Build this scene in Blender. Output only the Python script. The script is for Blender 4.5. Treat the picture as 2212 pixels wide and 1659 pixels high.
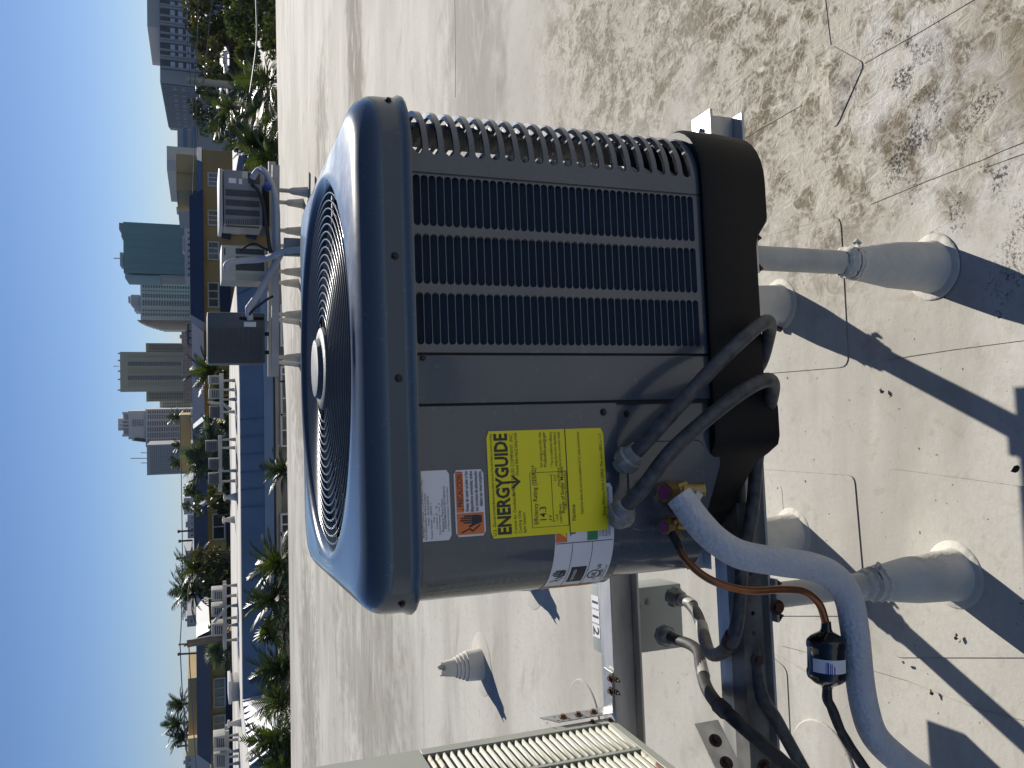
import bpy, bmesh, math, random
from mathutils import Vector, Matrix, noise
from mathutils.geometry import tessellate_polygon
R = math.radians
PI = math.pi
rnd = random.Random(11)
for o in list(bpy.data.objects): bpy.data.objects.remove(o)
S = bpy.context.scene
COL = S.collection

# ---------------------------------------------------------------- camera
F, EYE, PITCH, RHO = 1810.0, 1.5, 0.36, 0.01
CP, SP = math.cos(PITCH), math.sin(PITCH)
fw = Vector((0, CP, -SP)); up0 = Vector((0, SP, CP)); rt0 = Vector((1, 0, 0))
rt = (rt0 - RHO * up0).normalized(); up = (up0 + RHO * rt0).normalized()
cam = bpy.data.cameras.new('camera'); co = bpy.data.objects.new('camera', cam); COL.objects.link(co)
m = Matrix.Identity(4)
for i in range(3):
    m[i][0] = -up[i]; m[i][1] = rt[i]; m[i][2] = -fw[i]      # the phone was held upright: the picture lies on its side
m[2][3] = EYE
co.matrix_world = m
cam.sensor_width = 36; cam.lens = F / 2212 * 36; cam.clip_start = 0.05; cam.clip_end = 6000
S.camera = co

# ---------------------------------------------------------------- light
SUN_EL, SUN_AZ = R(31.5), R(23.5)
W = bpy.data.worlds.new('World'); S.world = W; W.use_nodes = True
nt = W.node_tree; nt.nodes.clear()
sky = nt.nodes.new('ShaderNodeTexSky'); sky.sky_type = 'NISHITA'; sky.sun_disc = False
sky.sun_elevation = SUN_EL; sky.sun_rotation = SUN_AZ
sky.air_density = 0.8; sky.dust_density = 0.1; sky.ozone_density = 4.0; sky.altitude = 100
bg = nt.nodes.new('ShaderNodeBackground'); bg.inputs[1].default_value = 0.054
wo = nt.nodes.new('ShaderNodeOutputWorld')
tn_ = nt.nodes.new('ShaderNodeMix'); tn_.data_type = 'RGBA'; tn_.blend_type = 'MULTIPLY'; tn_.inputs[0].default_value = 1.0
tn_.inputs[7].default_value = (0.86, 0.94, 1.13, 1)                 # the phone's cool white balance
nt.links.new(sky.outputs[0], tn_.inputs[6]); nt.links.new(tn_.outputs[2], bg.inputs[0]); nt.links.new(bg.outputs[0], wo.inputs[0])
sl = bpy.data.lights.new('sun', 'SUN'); sl.energy = 5.0; sl.angle = R(0.53); sl.color = (1.0, 0.94, 0.84)
so = bpy.data.objects.new('sun', sl); COL.objects.link(so)
sdir = Vector((math.sin(SUN_AZ) * math.cos(SUN_EL), math.cos(SUN_AZ) * math.cos(SUN_EL), math.sin(SUN_EL)))
so.rotation_euler = sdir.to_track_quat('Z', 'Y').to_euler(); so.location = (20, 40, 60)
S.view_settings.view_transform = 'Standard'; S.view_settings.look = 'None'
S.view_settings.exposure = 0.36; S.view_settings.gamma = 1.0; S.view_settings.use_curve_mapping = False

# ---------------------------------------------------------------- measuring helpers (survey of the photograph, world metres)
def ray(X, Y):
    u = (829.5 - Y) / F; v = (X - 1106) / F
    u, v = u - RHO * v, v + RHO * u
    return Vector((u, CP - v * SP, -SP - v * CP))
def gz(X, Y, z=0.0):
    d = ray(X, Y); t = (z - EYE) / d.z
    return Vector((d.x * t, d.y * t, z))
def at(X, Y, y):
    d = ray(X, Y); t = y / d.y
    return Vector((d.x * t, y, EYE + d.z * t))

# ---------------------------------------------------------------- materials
MATS = {}
def mat(name, col, rough=0.5, metal=0.0, var=0.0, scale=8.0, col2=None, bump=0.0, bscale=40.0, coat=0.0, spec=0.5, stretch=(1, 1, 1), lo=0.35, hi=0.65, detail=4, dusty=0.0):
    if name in MATS: return MATS[name]
    M = bpy.data.materials.new(name); M.use_nodes = True
    n = M.node_tree.nodes; l = M.node_tree.links; p = n['Principled BSDF']
    p.inputs['Base Color'].default_value = (*col, 1); p.inputs['Roughness'].default_value = rough
    p.inputs['Metallic'].default_value = metal; p.inputs['Specular IOR Level'].default_value = spec
    if coat: p.inputs['Coat Weight'].default_value = coat; p.inputs['Coat Roughness'].default_value = 0.08
    tc = n.new('ShaderNodeTexCoord'); mp = n.new('ShaderNodeMapping'); mp.inputs['Scale'].default_value = stretch
    l.new(tc.outputs['Object'], mp.inputs[0])
    if var or col2:
        t = n.new('ShaderNodeTexNoise'); t.inputs['Scale'].default_value = scale; t.inputs['Detail'].default_value = detail
        l.new(mp.outputs[0], t.inputs[0])
        r = n.new('ShaderNodeValToRGB'); e = r.color_ramp.elements
        e[0].position = lo; e[1].position = hi
        c2 = col2 or tuple(min(1, c * (1 + var)) for c in col)
        c1 = col if col2 else tuple(c * (1 - var) for c in col)
        e[0].color = (*c1, 1); e[1].color = (*c2, 1)
        l.new(t.outputs[0], r.inputs[0]); l.new(r.outputs[0], p.inputs['Base Color'])
    if dusty:
        t = n.new('ShaderNodeTexNoise'); t.inputs['Scale'].default_value = 2.2; t.inputs['Detail'].default_value = 6; t.inputs['Roughness'].default_value = 0.7
        l.new(tc.outputs['Object'], t.inputs[0])
        q = n.new('ShaderNodeMapRange'); q.inputs[1].default_value = 0.42; q.inputs[2].default_value = 0.72; q.inputs[3].default_value = rough; q.inputs[4].default_value = rough + dusty
        l.new(t.outputs[0], q.inputs[0]); l.new(q.outputs[0], p.inputs['Roughness'])
        t2 = n.new('ShaderNodeTexNoise'); t2.inputs['Scale'].default_value = 55; t2.inputs['Detail'].default_value = 5; t2.inputs['Roughness'].default_value = 0.75; l.new(tc.outputs['Object'], t2.inputs[0])
        r2 = n.new('ShaderNodeValToRGB'); r2.color_ramp.elements[0].position = 0.60; r2.color_ramp.elements[1].position = 0.78
        r2.color_ramp.elements[0].color = (0, 0, 0, 1); r2.color_ramp.elements[1].color = (0.35, 0.35, 0.35, 1); l.new(t2.outputs[0], r2.inputs[0])
        mx = n.new('ShaderNodeMix'); mx.data_type = 'RGBA'; l.new(r2.outputs[0], mx.inputs[0]); mx.inputs[7].default_value = (0.30, 0.29, 0.26, 1)
        src = p.inputs['Base Color'].links[0].from_socket if p.inputs['Base Color'].links else None
        if src: l.new(src, mx.inputs[6])
        else: mx.inputs[6].default_value = (*col, 1)
        l.new(mx.outputs[2], p.inputs['Base Color'])
    if bump:
        b = n.new('ShaderNodeTexNoise'); b.inputs['Scale'].default_value = bscale; b.inputs['Detail'].default_value = 3
        l.new(mp.outputs[0], b.inputs[0])
        bp = n.new('ShaderNodeBump'); bp.inputs['Strength'].default_value = bump; bp.inputs['Distance'].default_value = 0.01
        l.new(b.outputs[0], bp.inputs['Height']); l.new(bp.outputs[0], p.inputs['Normal'])
    MATS[name] = M
    return M

# ---------------------------------------------------------------- objects
def wm(o):
    M = Matrix.Identity(4)
    while o: M = o.matrix_basis @ M; o = o.parent
    return M
class MB:
    def __init__(s): s.v = []; s.f = []
    def add(s, vs, fs):
        b = len(s.v); s.v += [Vector(q) for q in vs]; s.f += [[b + i for i in q] for q in fs]; return s
    def box(s, x0, x1, y0, y1, z0, z1):
        return s.add([(x0,y0,z0),(x1,y0,z0),(x1,y1,z0),(x0,y1,z0),(x0,y0,z1),(x1,y0,z1),(x1,y1,z1),(x0,y1,z1)],
                     [(3,2,1,0),(4,5,6,7),(0,1,5,4),(1,2,6,5),(2,3,7,6),(3,0,4,7)])
    def obox(s, c, sz, M=None):
        b = len(s.v); x, y, z = [q / 2 for q in sz]; s.box(-x, x, -y, y, -z, z)
        for i in range(b, len(s.v)): s.v[i] = (M @ s.v[i] if M else s.v[i]) + Vector(c)
        return s
    def ring(s, rings, close=True, cap0=False, cap1=False):
        n = len(rings[0]); vs = [p for r in rings for p in r]; fs = []
        for i in range(len(rings) - 1):
            for j in range(n if close else n - 1):
                k = (j + 1) % n; fs.append((i*n+j, i*n+k, (i+1)*n+k, (i+1)*n+j))
        if cap0: fs.append(tuple(range(n))[::-1])
        if cap1: fs.append(tuple((len(rings)-1)*n + j for j in range(n)))
        return s.add(vs, fs)
    def tube(s, path, r, n=10, cap=True):
        path = [Vector(p) for p in path]; rs = r if isinstance(r, (list, tuple)) else [r] * len(path)
        T = []
        for i in range(len(path)):
            a = path[max(i-1, 0)]; b = path[min(i+1, len(path)-1)]; T.append((b - a).normalized())
        u = T[0].orthogonal().normalized(); rings = []
        for i, p in enumerate(path):
            if i: u = (T[i-1].rotation_difference(T[i]) @ u)
            u = (u - u.dot(T[i]) * T[i]).normalized(); w = T[i].cross(u)
            rings.append([p + rs[i] * (math.cos(2*PI*k/n) * u + math.sin(2*PI*k/n) * w) for k in range(n)])
        return s.ring(rings, True, cap, cap)
    def cyl(s, a, b, r, r2=None, n=14, cap=True): return s.tube([a, b], [r, r if r2 is None else r2], n, cap)
    def lathe(s, prof, c=(0,0,0), n=24, M=None):
        b = len(s.v); c = Vector(c)
        s.ring([[Vector((r*math.cos(2*PI*k/n), r*math.sin(2*PI*k/n), z)) for k in range(n)] for r, z in prof], True, prof[0][0] > 1e-6, prof[-1][0] > 1e-6)
        for i in range(b, len(s.v)): s.v[i] = (M @ s.v[i] if M else s.v[i]) + c
        return s
    def prism(s, poly, z0, z1):
        return s.ring([[(x, y, z0) for x, y in poly], [(x, y, z1) for x, y in poly]], True, True, True)
    def poly(s, pts): return s.add(pts, [tuple(range(len(pts)))])
    def torus(s, c, Rr, r, n=48, k=6):
        c = Vector(c)
        rings = [[c + Vector(((Rr + r*math.cos(2*PI*j/k))*math.cos(2*PI*i/n), (Rr + r*math.cos(2*PI*j/k))*math.sin(2*PI*i/n), r*math.sin(2*PI*j/k))) for j in range(k)] for i in range(n)]
        return s.ring(rings + [rings[0]])
    def holed(s, outer, holes, fn):
        loops = [[Vector((a, b, 0)) for a, b in lp] for lp in [outer] + holes]
        pts = [p for lp in loops for p in lp]
        return s.add([fn(p.x, p.y) for p in pts], [tuple(t) for t in tessellate_polygon(loops)])
    def build(s, name, material, parent=None, world=False, smooth=None, bevel=0, seg=2, weld=False):
        me = bpy.data.meshes.new(name)
        vs = s.v
        if world and parent:
            I = wm(parent).inverted(); vs = [I @ q for q in vs]
        me.from_pydata([tuple(q) for q in vs], [], s.f); me.update()
        bm = bmesh.new(); bm.from_mesh(me)
        if weld: bmesh.ops.remove_doubles(bm, verts=bm.verts, dist=1e-5)
        bmesh.ops.recalc_face_normals(bm, faces=bm.faces)
        if bevel:
            ed = [e for e in bm.edges if len(e.link_faces) == 2 and e.calc_face_angle(0) > 0.6]
            bmesh.ops.bevel(bm, geom=ed, offset=bevel, segments=seg, affect='EDGES', profile=0.6, clamp_overlap=True)
        bm.to_mesh(me); bm.free()
        if smooth or bevel:
            for p in me.polygons: p.use_smooth = True
            me.set_sharp_from_angle(angle=R(smooth or 40))
        me.materials.append(material)
        o = bpy.data.objects.new(name, me); COL.objects.link(o)
        if parent: o.parent = parent
        return o
def tag(o, label, cat=None, group=None, kind=None):
    if label: o['label'] = label
    if cat: o['category'] = cat
    if group: o['group'] = group
    if kind: o['kind'] = kind
    return o
def thing(name, label, cat, loc=(0,0,0), rotz=0, group=None):
    o = bpy.data.objects.new(name, None); COL.objects.link(o); o.location = loc; o.rotation_euler = (0, 0, rotz)
    o.empty_display_size = 0.05
    return tag(o, label, cat, group)
def dup(o, parent=None):
    c = o.copy(); COL.objects.link(c); c.parent = parent
    for ch in list(o.children): dup(ch, c)
    return c
def inst(o, parent, M):
    c = o.copy(); COL.objects.link(c); c.parent = parent; c.matrix_basis = M; return c
def smoothpath(pts, n=8):
    P = [Vector(p) for p in pts]; P = [2*P[0]-P[1]] + P + [2*P[-1]-P[-2]]; out = []
    for i in range(1, len(P) - 2):
        for k in range(n):
            t = k / n
            a, b, c, d = P[i-1], P[i], P[i+1], P[i+2]
            out.append(0.5 * ((2*b) + (c-a)*t + (2*a-5*b+4*c-d)*t*t + (3*b-a-3*c+d)*t**3))
    out.append(P[-2]); return out
def rrect(x0, x1, y0, y1, r, n=5):
    o = []
    for cx, cy, a0 in ((x1-r, y0+r, -90), (x1-r, y1-r, 0), (x0+r, y1-r, 90), (x0+r, y0+r, 180)):
        for i in range(n + 1):
            a = R(a0 + 90*i/n); o.append((cx + r*math.cos(a), cy + r*math.sin(a)))
    return o
def lettering(lines, parent, fn, material, name='lettering'):
    """lines: (text, x, y, size, align, bold, xscale); fn maps label x,y to the parent's space"""
    V = []; Fc = []
    for t in lines:
        txt, x, y, sz, al, bold, xs = (list(t) + ['LEFT', 0, 1.0][len(t) - 4:])[:7]
        cu = bpy.data.curves.new('t', 'FONT'); cu.body = txt; cu.size = sz; cu.align_x = al; cu.offset = bold * sz; cu.resolution_u = 2
        ob = bpy.data.objects.new('t', cu)
        me = bpy.data.meshes.new_from_object(ob)
        b = len(V); V += [fn(x + q.co.x * xs, y + q.co.y) for q in me.vertices]; Fc += [[b + i for i in p.vertices] for p in me.polygons]
        bpy.data.objects.remove(ob); bpy.data.meshes.remove(me); bpy.data.curves.remove(cu)
    me = bpy.data.meshes.new(name); me.from_pydata([tuple(q) for q in V], [], Fc); me.materials.append(material)
    o = bpy.data.objects.new(name, me); COL.objects.link(o); o.parent = parent
    if sum(len(t[0]) for t in lines) > 1: o['kind'] = 'stuff'
    return o
# ================================================================ roof and ground
def roof_mat():
    M = bpy.data.materials.new('white_membrane'); M.use_nodes = True
    n = M.node_tree.nodes; l = M.node_tree.links; p = n['Principled BSDF']
    p.inputs['Roughness'].default_value = 0.8; p.inputs['Specular IOR Level'].default_value = 0.12
    tc = n.new('ShaderNodeNewGeometry'); pos = tc.outputs['Position']
    def mapped(sc, loc=(0,0,0), rot=0):
        q = n.new('ShaderNodeMapping'); q.inputs['Scale'].default_value = sc; q.inputs['Location'].default_value = loc
        q.inputs['Rotation'].default_value = (0, 0, rot); l.new(pos, q.inputs[0]); return q.outputs[0]
    def noi(vec, sc, det=4, dist=0.0, rough=0.55):
        t = n.new('ShaderNodeTexNoise'); t.inputs['Scale'].default_value = sc; t.inputs['Detail'].default_value = det
        t.inputs['Distortion'].default_value = dist; t.inputs['Roughness'].default_value = rough; l.new(vec, t.inputs[0]); return t.outputs[0]
    def ramp(v, a, b):
        t = n.new('ShaderNodeMapRange'); t.interpolation_type = 'SMOOTHSTEP'; t.inputs[1].default_value = a; t.inputs[2].default_value = b
        l.new(v, t.inputs[0]); return t.outputs[0]
    def mth(op, a, b=None):
        t = n.new('ShaderNodeMath'); t.operation = op; t.use_clamp = op in ('ADD',)
        for i, v in enumerate((a, b)):
            if v is None: continue
            if isinstance(v, (int, float)): t.inputs[i].default_value = v
            else: l.new(v, t.inputs[i])
        return t.outputs[0]
    def mix(fac, a, b):
        t = n.new('ShaderNodeMix'); t.data_type = 'RGBA'; l.new(fac, t.inputs[0])
        for i, v in ((6, a), (7, b)):
            if isinstance(v, tuple): t.inputs[i].default_value = (*v, 1)
            else: l.new(v, t.inputs[i])
        return t.outputs[2]
    def blob(cx, cy, rx, ry, rot=0, wob=0.5):
        # soft island with a ragged edge: 1 inside, 0 outside
        mp = n.new('ShaderNodeMapping'); mp.vector_type = 'TEXTURE'; mp.inputs['Location'].default_value = (cx, cy, 0)
        mp.inputs['Rotation'].default_value = (0, 0, rot); mp.inputs['Scale'].default_value = (rx, ry, 1); l.new(pos, mp.inputs[0])
        ln = n.new('ShaderNodeVectorMath'); ln.operation = 'LENGTH'; l.new(mp.outputs[0], ln.inputs[0])
        v = mth('ADD', mth('MULTIPLY', ln.outputs['Value'], -1.0), 0) if False else mth('SUBTRACT', 1.35, ln.outputs['Value'])
        w = mth('MULTIPLY', mth('SUBTRACT', noi(pos, 5.0, 4), 0.5), wob * 2)
        return ramp(mth('ADD', mth('MULTIPLY', v, 1.0), w), 0.0, 0.75)
    base = mix(ramp(noi(mapped((0.35, 1.0, 1)), 1.1, 5, 0.6), 0.3, 0.72), (0.395, 0.378, 0.338), (0.585, 0.568, 0.52))
    streak = ramp(noi(mapped((0.22, 1.6, 1), (3, 1, 0), 0.12), 1.3, 4, 0.8), 0.52, 0.74)
    base = mix(mth('MULTIPLY', streak, 0.75), base, (0.33, 0.315, 0.285))
    smud = ramp(noi(mapped((0.5, 1.0, 1), (7, 3, 0), -0.1), 2.6, 5, 0.7), 0.55, 0.72)
    base = mix(mth('MULTIPLY', smud, 0.7), base, (0.31, 0.29, 0.245))
    fine = ramp(noi(pos, 60, 3), 0.35, 0.68)
    base = mix(mth('MULTIPLY', fine, 0.25), base, (0.39, 0.375, 0.33))
    pk = ramp(noi(pos, 22, 4, 0.8), 0.56, 0.70)
    base = mix(mth('MULTIPLY', pk, 0.28), base, (0.30, 0.275, 0.22))
    # brown mould on the ponding area to the right of the stand
    A = mth('MAXIMUM', blob(1.0, 1.55, 0.72, 0.85, 0.2), mth('MULTIPLY', blob(1.55, 2.6, 0.75, 0.9, 0.1), 0.8))
    cell = noi(mapped((1.0, 0.75, 1), (0, 0, 0), 0.7), 24, 6, 1.2, 0.66)
    big = noi(pos, 5.5, 4, 1.0)
    grain = noi(pos, 75, 5, 0.3, 0.7)
    br = mth('MULTIPLY', A, ramp(mth('ADD', mth('ADD', mth('MULTIPLY', cell, 0.42), mth('MULTIPLY', big, 0.48)), mth('MULTIPLY', grain, 0.22)), 0.51, 0.63))
    scr = ramp(noi(mapped((1.0, 0.45, 1), (0, 0, 0), 0.9), 15, 5, 1.6, 0.6), 0.60, 0.70)
    base = mix(mth('MULTIPLY', A, 0.45), base, (0.44, 0.395, 0.30))
    base = mix(mth('MULTIPLY', br, 0.92), base, (0.135, 0.108, 0.066))
    base = mix(mth('MULTIPLY', mth('MULTIPLY', scr, A), 0.6), base, (0.68, 0.66, 0.60))
    vein = n.new('ShaderNodeTexVoronoi'); vein.feature = 'DISTANCE_TO_EDGE'; vein.inputs['Scale'].default_value = 20
    wv = n.new('ShaderNodeVectorMath'); wv.operation = 'ADD'; tn = n.new('ShaderNodeTexNoise'); tn.inputs['Scale'].default_value = 12; tn.inputs['Detail'].default_value = 4; l.new(pos, tn.inputs[0])
    sc = n.new('ShaderNodeVectorMath'); sc.operation = 'SCALE'; sc.inputs['Scale'].default_value = 0.16; l.new(tn.outputs['Color'], sc.inputs[0])
    l.new(pos, wv.inputs[0]); l.new(sc.outputs[0], wv.inputs[1]); l.new(wv.outputs[0], vein.inputs['Vector'])
    vn = mth('SUBTRACT', 1.0, ramp(vein.outputs['Distance'], 0.015, 0.10))
    base = mix(mth('MULTIPLY', mth('MULTIPLY', vn, A), 0.30), base, (0.62, 0.59, 0.51))
    P_ = mth('MULTIPLY', blob(0.62, 1.19, 0.17, 0.07, 0.4, 0.5), ramp(noi(pos, 9, 4), 0.35, 0.55))
    base = mix(mth('MULTIPLY', P_, 0.75), base, (0.20, 0.17, 0.115))
    # black speckled algae
    B = mth('MAXIMUM', blob(0.55, 1.38, 0.34, 0.18, 0.5, 1.1), mth('MULTIPLY', blob(0.31, 1.33, 0.10, 0.09, 0, 0.5), 0.9))
    B = mth('MAXIMUM', B, mth('MULTIPLY', blob(0.20, 1.16, 0.22, 0.10, 0, 0.5), 0.8))
    B2 = mth('MULTIPLY', B, ramp(noi(pos, 7.5, 5, 0.6, 0.65), 0.40, 0.62))
    sp = ramp(mth('ADD', noi(pos, 130, 5, 0.3, 0.78), mth('MULTIPLY', B2, 0.15)), 0.60, 0.68)
    base = mix(mth('MULTIPLY', mth('MULTIPLY', B, 0.45), ramp(noi(pos, 9, 4), 0.4, 0.6)), base, (0.64, 0.635, 0.62))
    base = mix(mth('MULTIPLY', mth('MULTIPLY', sp, B2), 0.97), base, (0.04, 0.038, 0.034))
    # sparse dark grit everywhere near
    gr = ramp(noi(pos, 70, 2, 0, 0.4), 0.735, 0.76)
    base = mix(mth('MULTIPLY', gr, 0.85), base, (0.07, 0.06, 0.05))
    # dark wet band on the far right, dark leaf stains behind the far units
    D = mth('MAXIMUM', blob(3.5, 8.35, 1.7, 0.42, 0.12, 0.5), mth('MULTIPLY', blob(3.1, 10.7, 1.0, 0.5, 0, 0.9), 0.75))
    D = mth('MAXIMUM', D, mth('MULTIPLY', blob(-2.6, 8.2, 1.2, 1.6, 0.2, 1.0), 0.45))
    D = mth('MAXIMUM', D, mth('MULTIPLY', blob(2.0, 4.6, 1.0, 0.5, 0.1, 1.0), 0.5))
    D = mth('MAXIMUM', D, mth('MULTIPLY', blob(0.4, 13.6, 1.6, 0.9, 0, 1.2), 0.6))
    D = mth('MAXIMUM', D, mth('MULTIPLY', blob(-4.2, 12.6, 1.6, 0.9, 0, 1.2), 0.5))
    dn = ramp(noi(mapped((0.5, 2.2, 1)), 3.0, 6, 1.0, 0.65), 0.26, 0.54)
    base = mix(mth('MULTIPLY', mth('MULTIPLY', D, dn), 0.92), base, (0.13, 0.115, 0.09))
    l.new(base, p.inputs['Base Color'])
    # relief: wrinkled membrane where the mould sits, gentle waves elsewhere
    bh = mth('ADD', mth('MULTIPLY', noi(mapped((1.0, 0.6, 1)), 3.0, 3), 0.8), mth('MULTIPLY', mth('MULTIPLY', A, cell), 0.75))
    bh = mth('ADD', bh, mth('MULTIPLY', noi(pos, 130, 3), 0.05))
    bp = n.new('ShaderNodeBump'); bp.inputs['Strength'].default_value = 0.5; bp.inputs['Distance'].default_value = 0.02
    l.new(bh, bp.inputs['Height']); l.new(bp.outputs[0], p.inputs['Normal'])
    return M
ROOF = roof_mat()
grime = mat('seam_grime', (0.06, 0.055, 0.05), 0.9, scale=38, col2=(0.30, 0.28, 0.24))
softg = mat('faded_seam_grime', (0.15, 0.135, 0.11), 0.9, scale=30, col2=(0.46, 0.43, 0.37))
concrete = mat('painted_block_wall', (0.45, 0.44, 0.42), 0.8, var=0.12, scale=3, bump=0.2)

g = MB(); g.add([(-1300, -200, -7.2), (1300, -200, -7.2), (1300, 2600, -7.2), (-1300, 2600, -7.2)], [(0, 1, 2, 3)])
tag(g.build('ground', mat('street_ground', (0.11, 0.115, 0.10), 0.9, scale=0.04, col2=(0.07, 0.10, 0.05))), None, kind='structure')

EDGE = [(32, 17.9), (6.6, 16.7), (2.0, 16.25), (-0.4, 15.45), (-5, 15.25), (-32, 15.3)]
poly = [(-32, -7), (32, -7)] + EDGE
b = MB(); b.prism(poly, -7.2, -0.16)
tag(b.build('building_wall', concrete), None, kind='structure')
# roof sheet: fine grid near the unit with shallow membrane waves, flat far away
def wave(x, y):
    k = max(0.0, 1 - math.hypot(x - 0.8, y - 1.9) / 2.2)
    h = 0.0
    if k > 0: h = k * 0.0 * noise.noise(Vector((x * 3.1, y * 3.1, 2)))
    return h - 0.012 * math.exp(-((y - 6.3) / 0.6) ** 2) * (1 if x > 0 else 0.3)
b = MB()
xs = [-32, -20, -10, -6, -4, -2.6] + [-1.6 + 0.08*i for i in range(51)] + [3.0, 4, 6, 10, 20, 32]
ys = [-7, -2, 0.2] + [0.8 + 0.08*i for i in range(43)] + [4.6, 5.0, 5.4, 5.8, 6.2, 6.6, 7.0, 7.6, 8.4, 10, 12, 14, 15.2]
b.add([(x, y, wave(x, y)) for y in ys for x in xs], [(j*len(xs)+i, j*len(xs)+i+1, (j+1)*len(xs)+i+1, (j+1)*len(xs)+i) for j in range(len(ys)-1) for i in range(len(xs)-1)])
nb = len(b.v); E2 = [(x, y) for x, y in EDGE[::-1]]
b.add([(x, 15.2, wave(x, 15.2)) for x, y in E2] + [(x, y, 0) for x, y in E2] + [(x, y + 0.02, -0.16) for x, y in E2],
      [(i, i+1, 7+i-0, 6+i) for i in range(5)] + [(6+i, 7+i, 13+i, 12+i) for i in range(5)])
roof = tag(b.build('roof', ROOF, smooth=30), None, kind='structure')

def outline(pts, r=0.03, n=4):
    out = []; N = len(pts); P = [Vector((p[0], p[1], 0)) for p in pts]
    for i in range(N):
        a, p, c = P[i-1], P[i], P[(i+1) % N]
        u = (a - p).normalized(); w = (c - p).normalized(); d = min(r, (a-p).length/2.2, (c-p).length/2.2)
        for k in range(n + 1):
            t = k / n; q = (p + u*d)*(1-t)**2 + 2*p*t*(1-t) + (p + w*d)*t*t; out.append((q.x, q.y))
    return out
def patch(px, r=0.03, z=0.001, tri=None):
    pl = outline([gz(*p) for p in px], r)
    c = Vector((sum(p[0] for p in pl)/len(pl), sum(p[1] for p in pl)/len(pl), 0))
    m = MB(); zz = 0.0012
    gr = [(c.x + (x-c.x)*1.006 + 0, c.y + (y-c.y)*1.006) for x, y in pl]
    m.ring([[(x, y, 0.0) for x, y in pl], [(x, y, zz+z) for x, y in pl]], True, False, True)
    o = m.build('membrane_patch', ROOF, roof)
    k = MB(); k.ring([[(x, y, zz + z*0.3) for x, y in pl], [(c.x+(x-c.x)+(x-c.x)/max(1e-6, math.hypot(x-c.x, y-c.y))*0.0011, c.y+(y-c.y)+(y-c.y)/max(1e-6, math.hypot(x-c.x, y-c.y))*0.0011, zz + z*0.3) for x, y in pl]])
    k.build('patch_edge_dirt', grime, o)
    return o
patch([(1640, 515), (1816, 466), (1834, 792), (1640, 808)])
patch([(1646, 1014), (1846, 1028), (1872, 1330), (1646, 1330)], 0.02, 0.0014)
patch([(1920, 1012), (2260, 1058), (2280, 1420), (1934, 1420)], 0.02)
patch([(1646, 1043), (1690, 1048), (1697, 1150), (1646, 1150)], 0.015, 0.0022)
patch([(1600, 1360), (1700, 1445), (1716, 1760), (1600, 1760)], 0.02)
# raised diamond patch folded from four triangles
dp = [gz(*p) for p in ((1731, 228), (1795, 97), (1868, 137), (1806, 278))]
pl = outline(dp, 0.018); c = sum(dp, Vector()) / 4
m = MB(); nn = len(pl)
m.add([(x, y, 0.0005) for x, y in pl] + [(x, y, 0.0022) for x, y in pl] + [(c.x, c.y, 0.011)], [(i, (i+1) % nn, nn+(i+1) % nn, nn+i) for i in range(nn)] + [(nn+i, nn+(i+1) % nn, 2*nn) for i in range(nn)])
dia = m.build('diamond_patch', ROOF, roof)
k = MB(); k.ring([[(x, y, 0.002) for x, y in pl], [(c.x+(x-c.x)*1.012, c.y+(y-c.y)*1.012, 0.0012) for x, y in pl]]); k.build('patch_edge_dirt', softg, dia)
def seam(px, w=0.0005, zz=0.0016):
    P = [gz(*p) for p in px]; Q = []
    for a, b_ in zip(P, P[1:]):
        nseg = max(2, int((b_-a).length / 0.05))
        for i in range(nseg): Q.append(a.lerp(b_, i/nseg))
    Q.append(P[-1]); L = []; Rr = []
    for i, p in enumerate(Q):
        t = (Q[min(i+1, len(Q)-1)] - Q[max(i-1, 0)]).normalized(); nn_ = Vector((-t.y, t.x, 0))
        ww = w * (0.5 + abs(noise.noise(p * 9)) * 1.3)
        L.append(p + nn_*ww + Vector((0, 0, zz))); Rr.append(p - nn_*ww + Vector((0, 0, zz)))
    m = MB(); m.ring([L, Rr, [q - Vector((0, 0, zz)) for q in Rr]], close=False); return m.build('seam', softg, roof)
for px in ([(1880, 442), (2000, 392), (2128, 343), (2160, 328), (2230, 300)], [(2128, 362), (2240, 322)], [(1918, 777), (2060, 755), (2230, 733)],
           [(1868, 137), (1990, 68), (2100, 2), (2140, -20)], [(1795, 97), (1788, 40), (1782, -10)], [(1731, 228), (1640, 280), (1560, 330)],
           [(1690, 1395), (1790, 1420), (1960, 1470), (2110, 1530), (2230, 1560)], [(1600, 1376), (1700, 1425), (1790, 1480)]): seam(px)
for px in ([(982, -10), (984, 100), (984, 210)],): seam(px, 0.0014)
# ================================================================ the big condenser
steel = mat('blue_grey_enamel', (0.058, 0.077, 0.102), 0.20, var=0.04, scale=3, coat=0.5, spec=0.5, dusty=0.16)
steel_in = mat('enamel_inside', (0.03, 0.038, 0.048), 0.5)
black = mat('black_plastic', (0.007, 0.007, 0.008), 0.5, bump=0.15, bscale=500, spec=0.22)
wire = mat('coated_guard_wire', (0.028, 0.034, 0.042), 0.22, coat=0.3, spec=0.5)
darkm = mat('dark_interior', (0.008, 0.009, 0.012), 0.7)
fin = mat('aluminium_fins', (0.30, 0.29, 0.27), 0.45, metal=0.7, col2=(0.16, 0.155, 0.15), scale=60, stretch=(1, 1, 0.02))
zinc = mat('galvanised_sheet', (0.55, 0.56, 0.56), 0.32, metal=0.85, var=0.18, scale=30)
screwm = mat('black_screw', (0.012, 0.012, 0.014), 0.35, metal=0.3)
brass = mat('brass', (0.33, 0.235, 0.095), 0.38, metal=0.8, var=0.25, scale=60)
magenta = mat('magenta_cap', (0.26, 0.04, 0.16), 0.6)
YAW = 0.075; ACX, ACY = 0.06, 1.2
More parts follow.
